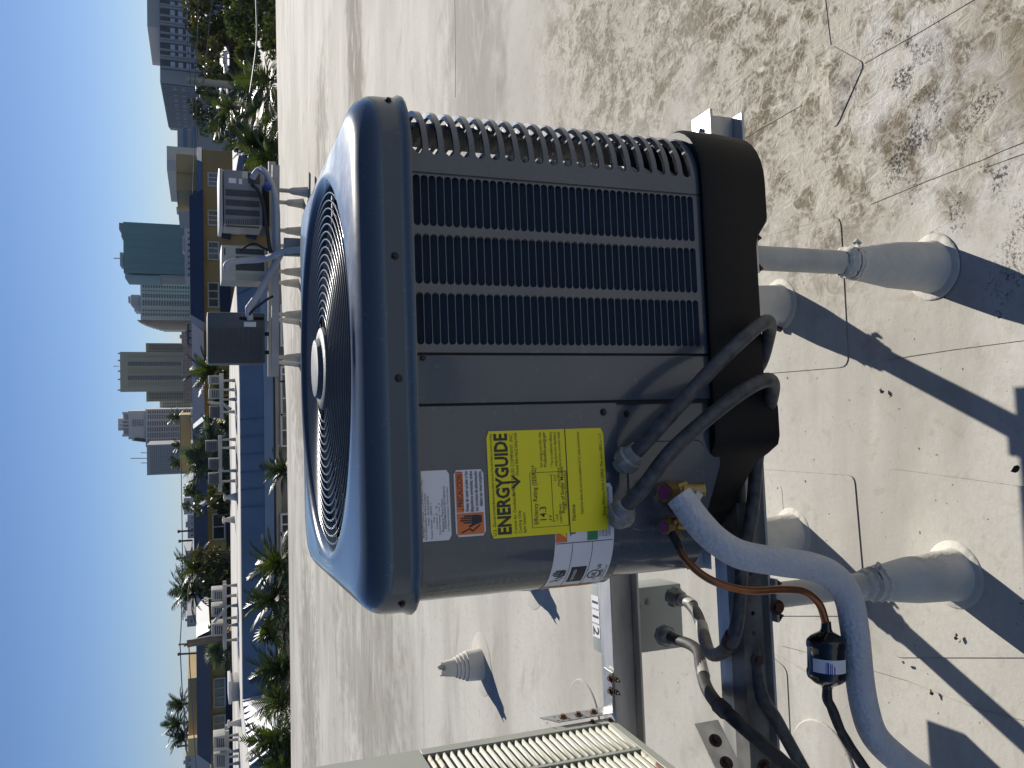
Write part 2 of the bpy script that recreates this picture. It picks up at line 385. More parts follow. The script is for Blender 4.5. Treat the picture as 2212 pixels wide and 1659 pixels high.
T = thing('air_conditioner', 'large new blue grey air conditioner with round fan grille and bright yellow sticker', 'air conditioner', (ACX, ACY, 0), YAW)
T.scale = (1, 0.93, 1)
Ai = wm(T).inverted()
def face(X, Y, ly=0.012):
    """photograph point -> unit's own x, z on the plane y = ly"""
    o = Ai @ Vector((0, 0, EYE)); d = (Ai.to_3x3() @ ray(X, Y)); t = (ly - o.y) / d.y; p = o + d * t
    return p.x, p.z
HL, HB = 0.402, 0.39           # half width of lid and of body
YF = 0.012                     # body front plane
YB = 2*HL - YF
RB = 0.105
X1 = 0.262; X2 = -0.013; X3 = -0.09
ZT = 1.204; ZB = 0.688
# --- lid: a deep drawn pan with a round opening
def rsq(th, h, r):
    cx, cy = math.cos(th), math.sin(th); k = h / max(abs(cx), abs(cy)); x, y = cx*k, cy*k; lim = h - r
    if abs(x) > lim and abs(y) > lim:
        px, py = math.copysign(lim, x), math.copysign(lim, y)
        b_ = px*cx + py*cy; c_ = px*px + py*py - r*r; t = b_ + math.sqrt(max(0, b_*b_ - c_)); x, y = cx*t, cy*t
    return x, y
N = 128; TH = [2*PI*i/N for i in range(N)]
def sq(h, r, z): return [Vector((rsq(t, h, r)[0], HL + rsq(t, h, r)[1], z)) for t in TH]
def ci(r, z): return [Vector((r*math.cos(t), HL + r*math.sin(t), z)) for t in TH]
RO = 0.345
rings = [sq(HL-0.006, .098, 1.203), sq(HL+0.004, .106, 1.1975), sq(HL+0.005, .107, 1.201), sq(HL+0.0015, .104, 1.2065), sq(HL, .102, 1.215), sq(HL, .102, 1.238)]
for i in range(1, 9):
    a = PI/2 * i/8; rings.append(sq(HL - 0.046*(1-math.cos(a)), .102 - 0.028*(1-math.cos(a)), 1.238 + 0.042*math.sin(a)))
for k in (0.35, 0.8): rings.append([a.lerp(b_, k) + Vector((0, 0, 0.004*k)) for a, b_ in zip(rings[13], ci(RO+0.006, 1.280))])
rings += [ci(RO+0.002, 1.2845), ci(RO-0.004, 1.283), ci(RO-0.010, 1.278), ci(RO-0.014, 1.268), ci(RO-0.016, 1.245)]
m = MB(); m.ring(rings); m.build('lid', steel, T, smooth=50)
m = MB(); m.ring([ci(RO-0.0165, 1.247), ci(RO-0.018, 1.19), ci(RO-0.022, 1.12), ci(RO-0.03, 1.06)]); m.build('fan_shroud', zinc, T, smooth=50)
# --- fan guard: concentric wires on radial rods, domed a little towards the hub
gd = MB(); HUBR = 0.073
G0 = MB(); G0.lathe([(0.0, 1.298), (0.040, 1.298), (0.052, 1.2965), (0.055, 1.292), (0.057, 1.2885), (0.068, 1.2885), (0.0745, 1.286), (0.077, 1.281), (0.073, 1.277), (0, 1.277)], (0, HL, 0), 64)
hubm = mat('hub_cap_grey', (0.085, 0.095, 0.108), 0.45, bump=0.3, bscale=700, metal=0.2, dusty=0.15)
guard = MB()
for i in range(8):
    a = R(22 + 45*i); p = []
    for r in (0.06, 0.14, 0.23, 0.318): p.append((r*math.cos(a), HL + r*math.sin(a), 1.2825 - 0.010*(r/0.33)**2 - 0.003))
    guard.tube(p, 0.0022, 6)
gobj = guard.build('fan_guard', wire, T, smooth=60)
for i in range(17):
    r = 0.098 + i*0.0139; q = MB(); q.torus((0, HL, 1.2825 - 0.010*(r/0.33)**2), r, 0.0018, 80, 6); q.build('guard_ring', wire, gobj, smooth=80)
G0.build('hub_cap', hubm, T, smooth=35)
m = MB()
for a in (R(-3), R(87)):
    for s in (-1, 1):
        Mz = Matrix.Rotation(a, 4, 'Z'); m.obox(Mz @ Vector((s*0.2, 0, 0)) + Vector((0, HL, 1.256)), (0.25, 0.012, 0.010), Mz.to_3x3())
m.build('motor_bracket', black, T)
m = MB(); m.lathe([(0, 1.25), (0.062, 1.25), (0.066, 1.24), (0.066, 1.14), (0, 1.14)], (0, HL, 0), 32); m.build('fan_motor', black, T, smooth=40)
for k in range(3):
    q = MB(); a0 = R(20 + 120*k); rows = []
    for i in range(6):
        r = 0.06 + 0.05*i; w = 0.5 + 0.12*i/5
        rows.append([(r*math.cos(a0 + t*w), HL + r*math.sin(a0 + t*w), 1.10 + 0.055*t - 0.01) for t in (-0.5, -0.25, 0, 0.25, 0.5)])
    q.ring(rows, close=False); q.build('fan_blade', mat('fan_blade_grey', (0.10, 0.11, 0.12), 0.4, metal=0.5), T, smooth=60)
# --- base pan
BC = []
def base_outline(h, r):
    """front left corner is cut away where the valves stand"""
    y0 = HL - h; pts = []
    pts += [(-0.155, y0), (0.0, y0), (0.15, y0)]
    for i in range(9): a = R(-90 + 90*i/8); pts.append((h - r + r*math.cos(a), y0 + r + r*math.sin(a)))
    pts += [(h, HL)]
    for i in range(9): a = R(90*i/8); pts.append((h - r + r*math.cos(a), HL + h - r + r*math.sin(a)))
    for i in range(9): a = R(90 + 90*i/8); pts.append((-h + r + r*math.cos(a), HL + h - r + r*math.sin(a)))
    pts += [(-h, 0.30), (-h+0.01, 0.235), (-h+0.045, 0.20)]
    for t in (0.25, 0.5, 0.75): pts.append((-h+0.045 + t*(h-0.045-0.175), 0.20*(1-t) + (y0+0.012)*t))
    pts += [(-0.185, y0+0.022), (-0.170, y0+0.006)]
    return pts
def zbot(x, y):
    z = 0.580
    def foot(cx, cy, w):
        d = math.hypot(x-cx, y-cy); return max(0, min(1, (w-d)/0.035))
    f = max(foot(0.38, 0.0, 0.19), foot(-0.135, 0.0, 0.075), foot(0.38, 0.80, 0.17), foot(-0.38, 0.80, 0.17), foot(-0.39, 0.29, 0.07))
    return z - 0.026*f
def dense(pl, k=6):
    o = []
    for i in range(len(pl)):
        a, b_ = pl[i], pl[(i+1) % len(pl)]; L = math.hypot(a[0]-b_[0], a[1]-b_[1]); q = max(1, int(L/0.015))
        for j in range(q): o.append((a[0]+(b_[0]-a[0])*j/q, a[1]+(b_[1]-a[1])*j/q))
    return o
bo = dense(base_outline(0.404, 0.11)); 
def sh(pl, k): return [(x*k, HL + (y-HL)*k) for x, y in pl]
b1 = sh(bo, 0.985); bt = sh(bo, 0.985)
m = MB()
m.ring([[(x, y, zbot(x, y)+0.002) for x, y in sh(bo, 0.93)], [(x, y, zbot(x, y)) for x, y in sh(bo, 0.972)], [(x, y, zbot(x, y)+0.006) for x, y in sh(bo, 0.992)], [(x, y, 0.62) for x, y in bo], [(x, y, 0.682) for x, y in bo], [(x, y, 0.690) for x, y in sh(bo, 0.990)], [(x, y, 0.690) for x, y in sh(bo, 0.95)], [(x, y, 0.640) for x, y in sh(bo, 0.94)], [(0, HL, 0.640) for _ in bo]])
m.build('base_pan', black, T, smooth=42)
# --- louvered front panel
cw = [(0.250-0.077*k-0.0745+0.001, 0.250-0.077*k-0.001) for k in range(3)]
cols = []
for c in ((470, 0), (600, 1), (728, 2)): pass
gx = [face(X, Y)[0] for X, Y in ((1152, 397), (1152, 501), (1152, 517), (1152, 621), (1152, 638), (1152, 746))]
cols = [(gx[1], gx[0]), (gx[3], gx[2]), (gx[5], gx[4])]
NL = 40; P = (1.194 - 0.703) / NL
pan = MB(); rim = MB()
fn = lambda x, z: Vector((x, YF, z))
def stadium(x0, x1, z0, z1, k=5):
    r = (z1 - z0)/2 - 1e-4; return rrect(x0, x1, z0, z1, r, k)
xb = [X1-0.0015, cols[0][1]+0.004, cols[0][0]-0.004, cols[1][1]+0.004, cols[1][0]-0.004, cols[2][1]+0.004, cols[2][0]-0.004, X2+0.002]
for i in (0, 2, 4, 6): pan.add([fn(xb[i+1], ZB-.005), fn(xb[i], ZB-.005), fn(xb[i], ZT+.02), fn(xb[i+1], ZT+.02)], [(0, 1, 2, 3)])
for ci_ in range(3):
    xl, xr = cols[ci_]
    for zz0, zz1 in ((ZB-.005, 0.703), (1.194, ZT+.02)): pan.add([fn(xl-.004, zz0), fn(xr+.004, zz0), fn(xr+.004, zz1), fn(xl-.004, zz1)], [(0, 1, 2, 3)])
    for k in range(NL):
        z0 = 0.703 + k*P; h = stadium(xl, xr, z0+0.0006, z0+P-0.0006)
        pan.holed([(xl-.004, z0), (xr+.004, z0), (xr+.004, z0+P), (xl-.004, z0+P)], [h], fn)
        pan.ring([[Vector((x, YF, z)) for x, z in h], [Vector((x, YF+0.003, z)) for x, z in h]])
pan.build('louver_panel', steel, T, weld=True)
lw = cols[0][1] - cols[0][0]
q = MB(); rows = []
for j in range(7):                         # pressed blade: top edge pushed in, lower edge flush, ends closing in a curve
    t = j/6; xx = 0.5*lw
    rows.append([(-xx+0.0006+0.004*t*t, 0.0035, 0.5*P-0.0012 - (P-0.0024)*0)] if False else [
        (-xx + 0.003*abs(2*t-1), 0.001 + 0.0135*t**0.8, -0.5*P + 0.0008 + (P-0.0036)*t), (-xx*0.93, 0.0005 + 0.0150*t**0.8, -0.5*P + 0.0006 + (P-0.0030)*t),
        (xx*0.93, 0.0005 + 0.0150*t**0.8, -0.5*P + 0.0006 + (P-0.0030)*t), (xx - 0.003*abs(2*t-1), 0.001 + 0.0135*t**0.8, -0.5*P + 0.0008 + (P-0.0036)*t)])
q.ring(rows, close=False)
lv = q.build('louver', steel, T, smooth=50)
first = True
for ci_ in range(3):
    for k in range(NL):
        M_ = Matrix.Translation(((cols[ci_][0]+cols[ci_][1])/2, YF, 0.703 + (k+0.5)*P)) @ Matrix.Diagonal(((cols[ci_][1]-cols[ci_][0])/lw, 1, 1, 1))
        if first: lv.matrix_basis = M_; first = False
        else: inst(lv, T, M_)
# --- corner guards with horizontal slots
def bodypt(s, off=0.0):
    """walk along the body from x=0 on the front to the right and round the corner; s in metres; off = inwards"""
    fl = HB - RB
    if s <= fl: return Vector((s, YF + off, 0))
    a = (s - fl) / RB
    if a <= PI/2: return Vector((fl + (RB-off)*math.sin(a), YF + RB - (RB-off)*math.cos(a), 0))
    return Vector((HB - off, YF + RB + (s - fl - RB*PI/2), 0))
NS = 20; PS = (1.196 - 0.700)/NS; SA, SB = 0.292, HB - RB + RB*PI/2 + 0.03
def slot_half(s, h=0.0078):
    d = min(s - SA, SB - s)
    if d <= 0: return 0.0
    return h if d >= h else math.sqrt(max(0, h*h - (h-d)**2))
SS = [X1+0.0015, 0.275, SA] + [SA + 0.0078*(1-math.cos(PI/2*i/5)) for i in range(1, 6)] + [0.305 + (SB-0.0085-0.305)*i/22 for i in range(1, 22)] + [SB - 0.0078*(1-math.cos(PI/2*(5-i)/5)) for i in range(6)] + [SB+0.012, SB+0.03]
def corner(mir):
    m = MB(); TK = 0.009
    def P3(s, z, o):
        p = bodypt(s, o); return Vector(((-1 if mir else 1)*p.x, p.y, z))
    cz = [0.700 + (k+0.5)*PS for k in range(NS)]
    for k in range(NS + 1):
        R_ = []
        for s in SS:
            lo = cz[k-1] + slot_half(s) if k > 0 else ZB-.005
            hi = cz[k] - slot_half(s) if k < NS else ZT+.02
            R_.append([P3(s, lo, 0), P3(s, hi, 0), P3(s, hi-0.0006, TK), P3(s, lo+0.0006, TK)])
        m.ring(R_, True, True, True)
    return m
corner(False).build('corner_guard', steel, T, smooth=40)
# right and rear sides: slotted panels, so that daylight passes behind the front corner
sd = MB()
s0 = bodypt(SB+0.031).y
for k in range(NS+1):
    zc = 0.700 + k*PS
    sd.box(HB-0.006, HB, s0, YB-0.12, zc-0.0045, zc+0.0045)
    if k % 1 == 0: sd.box(-HB+0.1, HB-0.1, YB-0.006, YB, zc-0.0045, zc+0.0045)
for y in (s0+0.001, s0+0.13, s0+0.26, YB-0.12): sd.box(HB-0.0075, HB-0.001, y, y+0.03, ZB-.005, ZT+.02)
for x in (-HB+0.09, -0.1, 0.1, HB-0.12): sd.box(x, x+0.03, YB-0.0075, YB-0.001, ZB-.005, ZT+.02)
sd.box(HB-0.0085, HB-0.0076, s0, 0.245, ZB-.005, ZT+.02)
sd.build('side_louver_panel', steel, T)
q = MB(); 
for sx in (1, -1):
    pr = []
    for i in range(9): a = R(90*i/8); pr.append((sx*(HB-RB + RB*math.cos(a)), YB-RB + RB*math.sin(a)))
    q.ring([[(x, y, ZB-.005) for x, y in pr], [(x, y, ZT+.02) for x, y in pr]], close=False)
q.build('rear_corner_panel', steel, T, smooth=50)
# coil behind the louvers, with copper/fin texture; stops short of the slotted corner
cl = MB()
pr = [(-0.10, 0.046), (0.14, 0.046), (0.285, 0.052)]
cl.ring([[(x, y, 0.695) for x, y in pr], [(x, y, 1.20) for x, y in pr], [(x, y+0.03, 1.20) for x, y in pr], [(x, y+0.03, 0.695) for x, y in pr]], close=False)
pr = [(0.352, 0.215), (0.352, 0.45), (0.352, 0.72)]
cl.ring([[(x, y, 0.695) for x, y in pr], [(x, y, 1.20) for x, y in pr], [(x-0.03, y, 1.20) for x, y in pr], [(x-0.03, y, 0.695) for x, y in pr]], close=False)
cl.build('coil', fin, T)
cv = MB()
for i in range(16): 
    a = R(200 - 9*i); pass
for k in range(20):                        # bent tube ends stacked at the open corner
    z = 0.705 + k*0.0248; cv.tube([(0.280, 0.062, z), (0.306, 0.066, z), (0.318, 0.080, z+0.004), (0.308, 0.096, z+0.010), (0.280, 0.102, z+0.012)], 0.0075, 6)
cv.build('coil_bend', mat('coil_tube', (0.22, 0.21, 0.19), 0.45, metal=0.5), T, smooth=60)
cmp_ = MB(); cmp_.lathe([(0, 0.99), (0.05, 0.985), (0.082, 0.95), (0.086, 0.90), (0.086, 0.68), (0, 0.66)], (-0.05, 0.45, 0), 32); cmp_.build('compressor', black, T, smooth=50)
ib = MB(); ib.box(-0.36, -0.10, 0.30, 0.31, 0.65, 1.20); ib.box(-0.105, -0.095, 0.05, 0.31, 0.65, 1.20); ib.build('inner_bulkhead', darkm, T)
# --- flat strip left of the louvers and control cover wrapping round the left corner
def leftpt(s, off=0.0):
    p = bodypt(s, off); return Vector((-p.x, p.y, 0))
def wrap(s, z, off=0.0):
    if s <= 0.0: return Vector((-s, YF + off, z))
    p = leftpt(s, off); p.z = z; return p
m = MB(); m.box(X3+0.0025, X2-0.002, YF-0.0004, YF+0.02, ZB-.02, ZT+.02); m.build('filler_strip', steel, T, bevel=0.0015)
m = MB(); m.box(X2-0.0045, X2+0.0045, YF+0.004, YF+0.012, ZB, ZT+.02); m.box(X1-0.004, X1+0.004, YF+0.005, YF+0.012, ZB, ZT+.02); m.box(X3-0.004, X3+0.004, YF+0.004, YF+0.014, ZB, ZT+.02); m.build('panel_joint', darkm, T)
ZC = 0.868                                  # lower edge of the control cover
SE = HB - RB + RB*PI/2
svals = [-X3+0.0015, -X3+0.004] + [0.13, 0.2, HB-RB] + [HB-RB + RB*PI/2*i/14 for i in range(1, 15)] + [SE+0.15, SE+0.30, SE+0.46]
m = MB()
m.ring([[wrap(s, ZC, 0.012), ] and [wrap(s, ZC+0.001, 0.010) for s in svals], [wrap(s, ZC, 0.0) for s in svals], [wrap(s, ZT+.02, 0.0) for s in svals]], close=False)
for s, d in ((svals[0], 0.02),): m.add([wrap(s, ZC, 0), wrap(s, ZT+.02, 0), wrap(s, ZT+.02, d), wrap(s, ZC, d)], [(0, 1, 2, 3)])
m.build('control_cover', steel, T, smooth=50)
sv2 = svals
m = MB(); zl = lambda s: 0.705 if s > 0.2 else 0.672
m.ring([[wrap(s, zl(s), 0.022) for s in sv2], [wrap(s, zl(s), 0.009) for s in sv2], [wrap(s, ZC+0.01, 0.009) for s in sv2]], close=False)
m.add([wrap(svals[0], 0.672, 0.009), wrap(svals[0], ZC, 0.009), wrap(svals[0], ZC, 0.03), wrap(svals[0], 0.672, 0.03)], [(0, 1, 2, 3)])
m.build('service_panel', steel, T, smooth=50)
m = MB(); ol = outline([(0.155, 0.70), (0.155, 0.850), (0.30, 0.850), (0.30, 0.70)], 0.02)   # pressed outline of the valve plate
mz = []
for (s, z) in ol: mz.append((s, z))
cs = (0.2275, 0.775)
m.ring([[wrap(s, z, 0.0088) for s, z in mz], [wrap(cs[0]+(s-cs[0])*0.97, cs[1]+(z-cs[1])*0.97, 0.0062) for s, z in mz], [wrap(cs[0]+(s-cs[0])*0.93, cs[1]+(z-cs[1])*0.93, 0.0062) for s, z in mz]])
m.poly([wrap(cs[0]+(s-cs[0])*0.93, cs[1]+(z-cs[1])*0.93, 0.0062) for s, z in mz]); m.build('valve_plate', steel, T, smooth=30)
# --- screws
def screw(x, z, y=YF, nrm=None):
    q = MB(); q.lathe([(0, 0.0045), (0.0035, 0.0045), (0.0042, 0.0035), (0.0042, 0.0005), (0.0062, 0.0), (0.0062, -0.001)], (0, 0, 0), 12)
    q.box(-0.0035, 0.0035, -0.0006, 0.0006, 0.0045, 0.0049)
    M_ = Matrix.Translation((x, y, z)) @ (nrm or Matrix.Rotation(R(90), 4, 'X'))
    for i in range(len(q.v)): q.v[i] = M_ @ q.v[i]
    q.build('screw', screwm, T, smooth=40)
for X, Y, ly in ((853, 553, 0), (861, 817, 0), (913, 773, YF), (1303, 890, YF), (1353, 893, YF+.009)):
    x, z = face(X, Y, ly); screw(x, z, ly)
for sx in (1, -1):
    a = R(40); screw(sx*(HL-0.102+0.102*math.cos(a)), 1.222, 0.102-0.102*math.sin(a), Matrix.Rotation(sx*R(50), 4, 'Z') @ Matrix.Rotation(R(90), 4, 'X'))
# --- stickers
paper = mat('white_sticker', (0.72, 0.72, 0.76), 0.35); ink = mat('sticker_ink', (0.03, 0.03, 0.04), 0.6)
orange = mat('orange_print', (0.70, 0.17, 0.04), 0.4); yellow = mat('yellow_sticker', (0.82, 0.72, 0.01), 0.45)
greenp = mat('green_print', (0.03, 0.22, 0.09), 0.5); brownp = mat('brown_print', (0.55, 0.18, 0.03), 0.5)
def sticker(name, corners, off, material, r=0.004, nx=16):
    """corners: s0, s1, z0, z1 (s runs to the left round the unit), with an optional skew"""
    s0, s1, z0, z1, sk = corners
    m = MB(); rows = []
    for i in range(nx+1):
        s = s0 + (s1-s0)*i/nx; d = min(s-s0, s1-s); c = r - math.sqrt(max(0, r*r-(r-d)**2)) if d < r else 0
        z = sk*(s-s0)
        rows.append([wrap(s, z0+z+c, -off), wrap(s, z1+z-c, -off)])
    m.ring(rows, close=False); return m.build(name, material, T, smooth=60)
def px(X, Y): x, z = face(X, Y); return -x, z
# 1 rating sticker
def lab(p0, p1): 
    a = px(*p0); b_ = px(*p1); return (a[0], b_[0], b_[1], a[1])     # (X,Y) of top right corner, of bottom left corner
s0, s1, z0, z1 = lab((902, 1018), (974, 1166))
c1 = sticker('rating_sticker', (s0, s1, z0, z1, -0.012), 0.0006, paper)
Wd, Ht = s1-s0, z1-z0
fn1 = lambda x, y: wrap(s1 - x*Wd, z0 + y*Ht - 0.012*(1-x)*Wd, -0.0010)
h = 0.085/1; k = Ht/Wd
def L(lines, fn, par, m_, sx): return lettering([(t, x, y, sz, al, b_, sx*xs) if False else (t, x, y, sz, al, b_, xs) for t, x, y, sz, al, b_, xs in lines], par, fn, m_)
def line(t, x, y, h, sx, al='LEFT', b=0.0):
    return (t, x, y, h, al, b, sx)
def letters(par, fn, W_, H_, rows, m_):
    """rows: text, x, y, height (fractions of the sticker), align, bold, width factor"""
    out = []
    for t, x, y, hh, al, b_, wf in rows:
        # x positions are scaled about the anchor: keep anchor, squeeze glyphs
        out.append((t, x, y, hh, al, b_, wf))
    V = []; Fc = []
    for t, x, y, hh, al, b_, wf in out:
        cu = bpy.data.curves.new('t', 'FONT'); cu.body = t; cu.size = 1.0; cu.align_x = al; cu.offset = b_; cu.resolution_u = 2
        ob = bpy.data.objects.new('t', cu); me = bpy.data.meshes.new_from_object(ob)
        b0 = len(V); wd = max([q.co.x for q in me.vertices] or [1])
        if al == 'LEFT' and x + wd*hh*wf*H_/W_ > 0.975: wf *= (0.975 - x)/(wd*hh*wf*H_/W_)
        for q in me.vertices: V.append(fn(x + q.co.x * hh * wf * H_/W_, y + q.co.y * hh))
        Fc += [[b0 + i for i in p.vertices] for p in me.polygons]
        bpy.data.objects.remove(ob); bpy.data.meshes.remove(me); bpy.data.curves.remove(cu)
    me = bpy.data.meshes.new('lettering'); me.from_pydata([tuple(q) for q in V], [], Fc); me.materials.append(m_)
    o = bpy.data.objects.new('lettering', me); COL.objects.link(o); o.parent = par; o['kind'] = 'stuff'; return o
letters(c1, fn1, Wd, Ht, [
 ('RHEEM SALES COMPANY, INC.', 0.05, 0.86, 0.105, 'LEFT', 0, 1.3), ('Acondicionador de Aire Central', 0.02, 0.78, 0.095, 'LEFT', 0, 1.15),
 ('Modelo:   RA14AZ18AJ1NA', 0.22, 0.69, 0.08, 'LEFT', 0, 1.0), ('Tensión Nominal:  ~ 208/230  V', 0.03, 0.60, 0.085, 'LEFT', 0, 1.0),
 ('Fases:  1', 0.26, 0.52, 0.08, 'LEFT', 0, 1.0), ('Frecuencia:  60      Hz', 0.17, 0.43, 0.08, 'LEFT', 0, 1.0), ('Corriente Nominal:  12/12   A', 0.08, 0.34, 0.08, 'LEFT', 0, 1.0),
 ('Requiere Tierra Física', 0.12, 0.235, 0.10, 'LEFT', 0, 1.15), ('ENSAMBLADO EN MÉXICO', 0.16, 0.15, 0.10, 'LEFT', 0, 1.1), ('Leer Manual de Instalación y Operación Anexo', 0.12, 0.06, 0.08, 'LEFT', 0, 0.9)], ink)
# 2 orange warning
s0, s1, z0, z1 = lab((979, 1016), (1048, 1156))
c2 = sticker('warning_sticker', (s0, s1, z0, z1, -0.012), 0.0009, paper); Wd, Ht = s1-s0, z1-z0
fnw = lambda W_, H_, s1_, z0_, sk, off: (lambda x, y: wrap(s1_ - x*W_, z0_ + y*H_ + sk*(1-x)*W_, -off))
fn2 = fnw(Wd, Ht, s1, z0, -0.012, 0.0014)
def plate(par, fn, x0, x1, y0, y1, m_, name, nx=6):
    q = MB(); q.ring([[fn(x0+(x1-x0)*i/nx, y0), fn(x0+(x1-x0)*i/nx, y1)] for i in range(nx+1)], close=False); return q.build(name, m_, par)
plate(c2, fn2, 0.03, 0.35, 0.05, 0.95, orange, 'print_block'); plate(c2, fn2, 0.365, 0.97, 0.70, 0.95, orange, 'print_block')
fn2b = fnw(Wd, Ht, s1, z0, -0.012, 0.0018)
letters(c2, fn2b, Wd, Ht, [('¡ PRECAUCION !', 0.40, 0.735, 0.25, 'LEFT', 0.012, 0.78), ('Antes de tener acceso a los', 0.37, 0.54, 0.165, 'LEFT', 0.012, 0.70), ('dispositivos terminales, todos', 0.36, 0.38, 0.165, 'LEFT', 0.012, 0.68), ('los circuitos de alimentación', 0.37, 0.22, 0.165, 'LEFT', 0.012, 0.70), ('deben ser interrumpidos.', 0.44, 0.07, 0.165, 'LEFT', 0.012, 0.72)], ink)
def hand(par, fn, x, y, sx, sy, m_, name='hand_symbol'):
    q = MB(); P2 = lambda a, b_: fn(x + a*sx, y + b_*sy)
    q.poly([P2(*p) for p in ((0.55, 0.0), (0.95, 0.0), (1.0, 0.25), (0.98, 0.45), (0.5, 0.45), (0.35, 0.62), (0.28, 0.56), (0.45, 0.25))])
    for i, (a, t) in enumerate(((0.52, 0.85), (0.65, 0.98), (0.78, 0.95), (0.90, 0.82))): q.poly([P2(a, 0.45), P2(a+0.085, 0.45), P2(a+0.085, t), P2(a, t)])
    for a, b_ in (((0.0, 0.95), (0.22, 0.55)), ((0.22, 0.55), (0.05, 0.45)), ((0.05, 0.45), (0.42, 0.08))):
        dx, dy = b_[0]-a[0], b_[1]-a[1]; L_ = math.hypot(dx, dy); nx_, ny_ = -dy/L_*0.035, dx/L_*0.035
        q.poly([P2(a[0]+nx_, a[1]+ny_), P2(b_[0]+nx_, b_[1]+ny_), P2(b_[0]-nx_, b_[1]-ny_), P2(a[0]-nx_, a[1]-ny_)])
    return q.build(name, m_, par)
hand(c2, fn2b, 0.06, 0.12, 0.26, 0.74, ink)
# 4 safety sticker (lies under the yellow one and wraps round the corner)
sa, za = px(1195, 1050); sb = HB-RB + RB*PI/2*0.95; zb = px(1322, 1050)[1]
zb = max(zb, ZC+0.001)
c4 = sticker('safety_sticker', (sa, sb, zb, za, 0.0), 0.0006, paper, nx=30); Wd, Ht = sb-sa, za-zb
fn4 = fnw(Wd, Ht, sb, zb, 0.0, 0.0010); fn4b = fnw(Wd, Ht, sb, zb, 0.0, 0.0013)
for i in range(3): plate(c4, fn4, 0.01, 0.145, 0.70-0.30*i, 0.98-0.30*i, brownp, 'print_block', 8)
xA = 1 - (px(1210, 1172)[0]-sa)/Wd; 
plate(c4, fn4, xA, 0.97, 0.80, 0.99, orange, 'print_block', 8); plate(c4, fn4, xA, 0.97, 0.28, 0.46, greenp, 'print_block', 8)
for yy in (0.36, 0.70): plate(c4, fn4, 0.15, xA-0.01, yy, yy+0.008, ink, 'print_rule', 10)
for xx in (0.15, xA-0.012): plate(c4, fn4, xx, xx+0.005, 0.02, 0.98, ink, 'print_rule', 2)
plate(c4, fn4, 0.22, 0.40, 0.40, 0.66, ink, 'print_block', 8)
hand(c4, fn4, 0.24, 0.74, 0.14, 0.22, ink)
letters(c4, fn4b, Wd, Ht, [('AD', xA+0.16, 0.825, 0.17, 'LEFT', 0.02, 1.0), ('TENSI', xA+0.04, 0.66, 0.13, 'LEFT', 0.015, 1.0), ('RIS', xA+0.10, 0.565, 0.10, 'LEFT', 0.01, 1.0), ('GRA', xA+0.10, 0.48, 0.10, 'LEFT', 0.01, 1.0)] +
  [(t, xA+0.02, 0.23-0.055*i, 0.055, 'LEFT', 0, 1.0) for i, t in enumerate(("VOUS DEVEZ FAIRE APPEL À UN", "D'INSTALLATEUR QUALIFIÉ CETTE UNITÉ", "ÉLECTROCUTION AU SERVICE", "UNE SOCIÉTÉ DE DÉPANNAGE QUALIFIÉE."))] +
  [('UL', 0.30, 0.19, 0.11, 'CENTER', 0.02, 1.0), ('c', 0.225, 0.15, 0.09, 'CENTER', 0.02, 1.0), ('US', 0.385, 0.15, 0.08, 'CENTER', 0.02, 1.0), ('LISTED', 0.305, 0.085, 0.07, 'CENTER', 0.015, 1.0), ('CONDENSING UNIT', 0.30, 0.035, 0.045, 'CENTER', 0, 1.0)] +
  [('ATTENTION', 0.02, 0.635-0.30*i, 0.05, 'LEFT', 0, 0.9) for i in range(3)] + [('DISCONNECT', 0.02, 0.585-0.30*i, 0.045, 'LEFT', 0, 0.8) for i in range(3)], ink)
letters(c4, fn4b, Wd, Ht, [('CERTIFIED', 0.31, 0.56, 0.07, 'CENTER', 0.01, 0.9)], paper)
q = MB(); 
ringp = []
for i in range(25):
    a = 2*PI*i/24; ringp.append([fn4b(0.30 + 0.052*math.cos(a), 0.225 + 0.052*math.sin(a)*Wd/Ht), fn4b(0.30 + 0.044*math.cos(a), 0.225 + 0.044*math.sin(a)*Wd/Ht)])
q.ring(ringp, close=False); q.build('round_mark', ink, c4)
q = MB(); q.poly([fn4b(xA+0.03, 0.82), fn4b(xA+0.13, 0.82), fn4b(xA+0.08, 0.97)]); q.build('warning_triangle', yellow, c4)
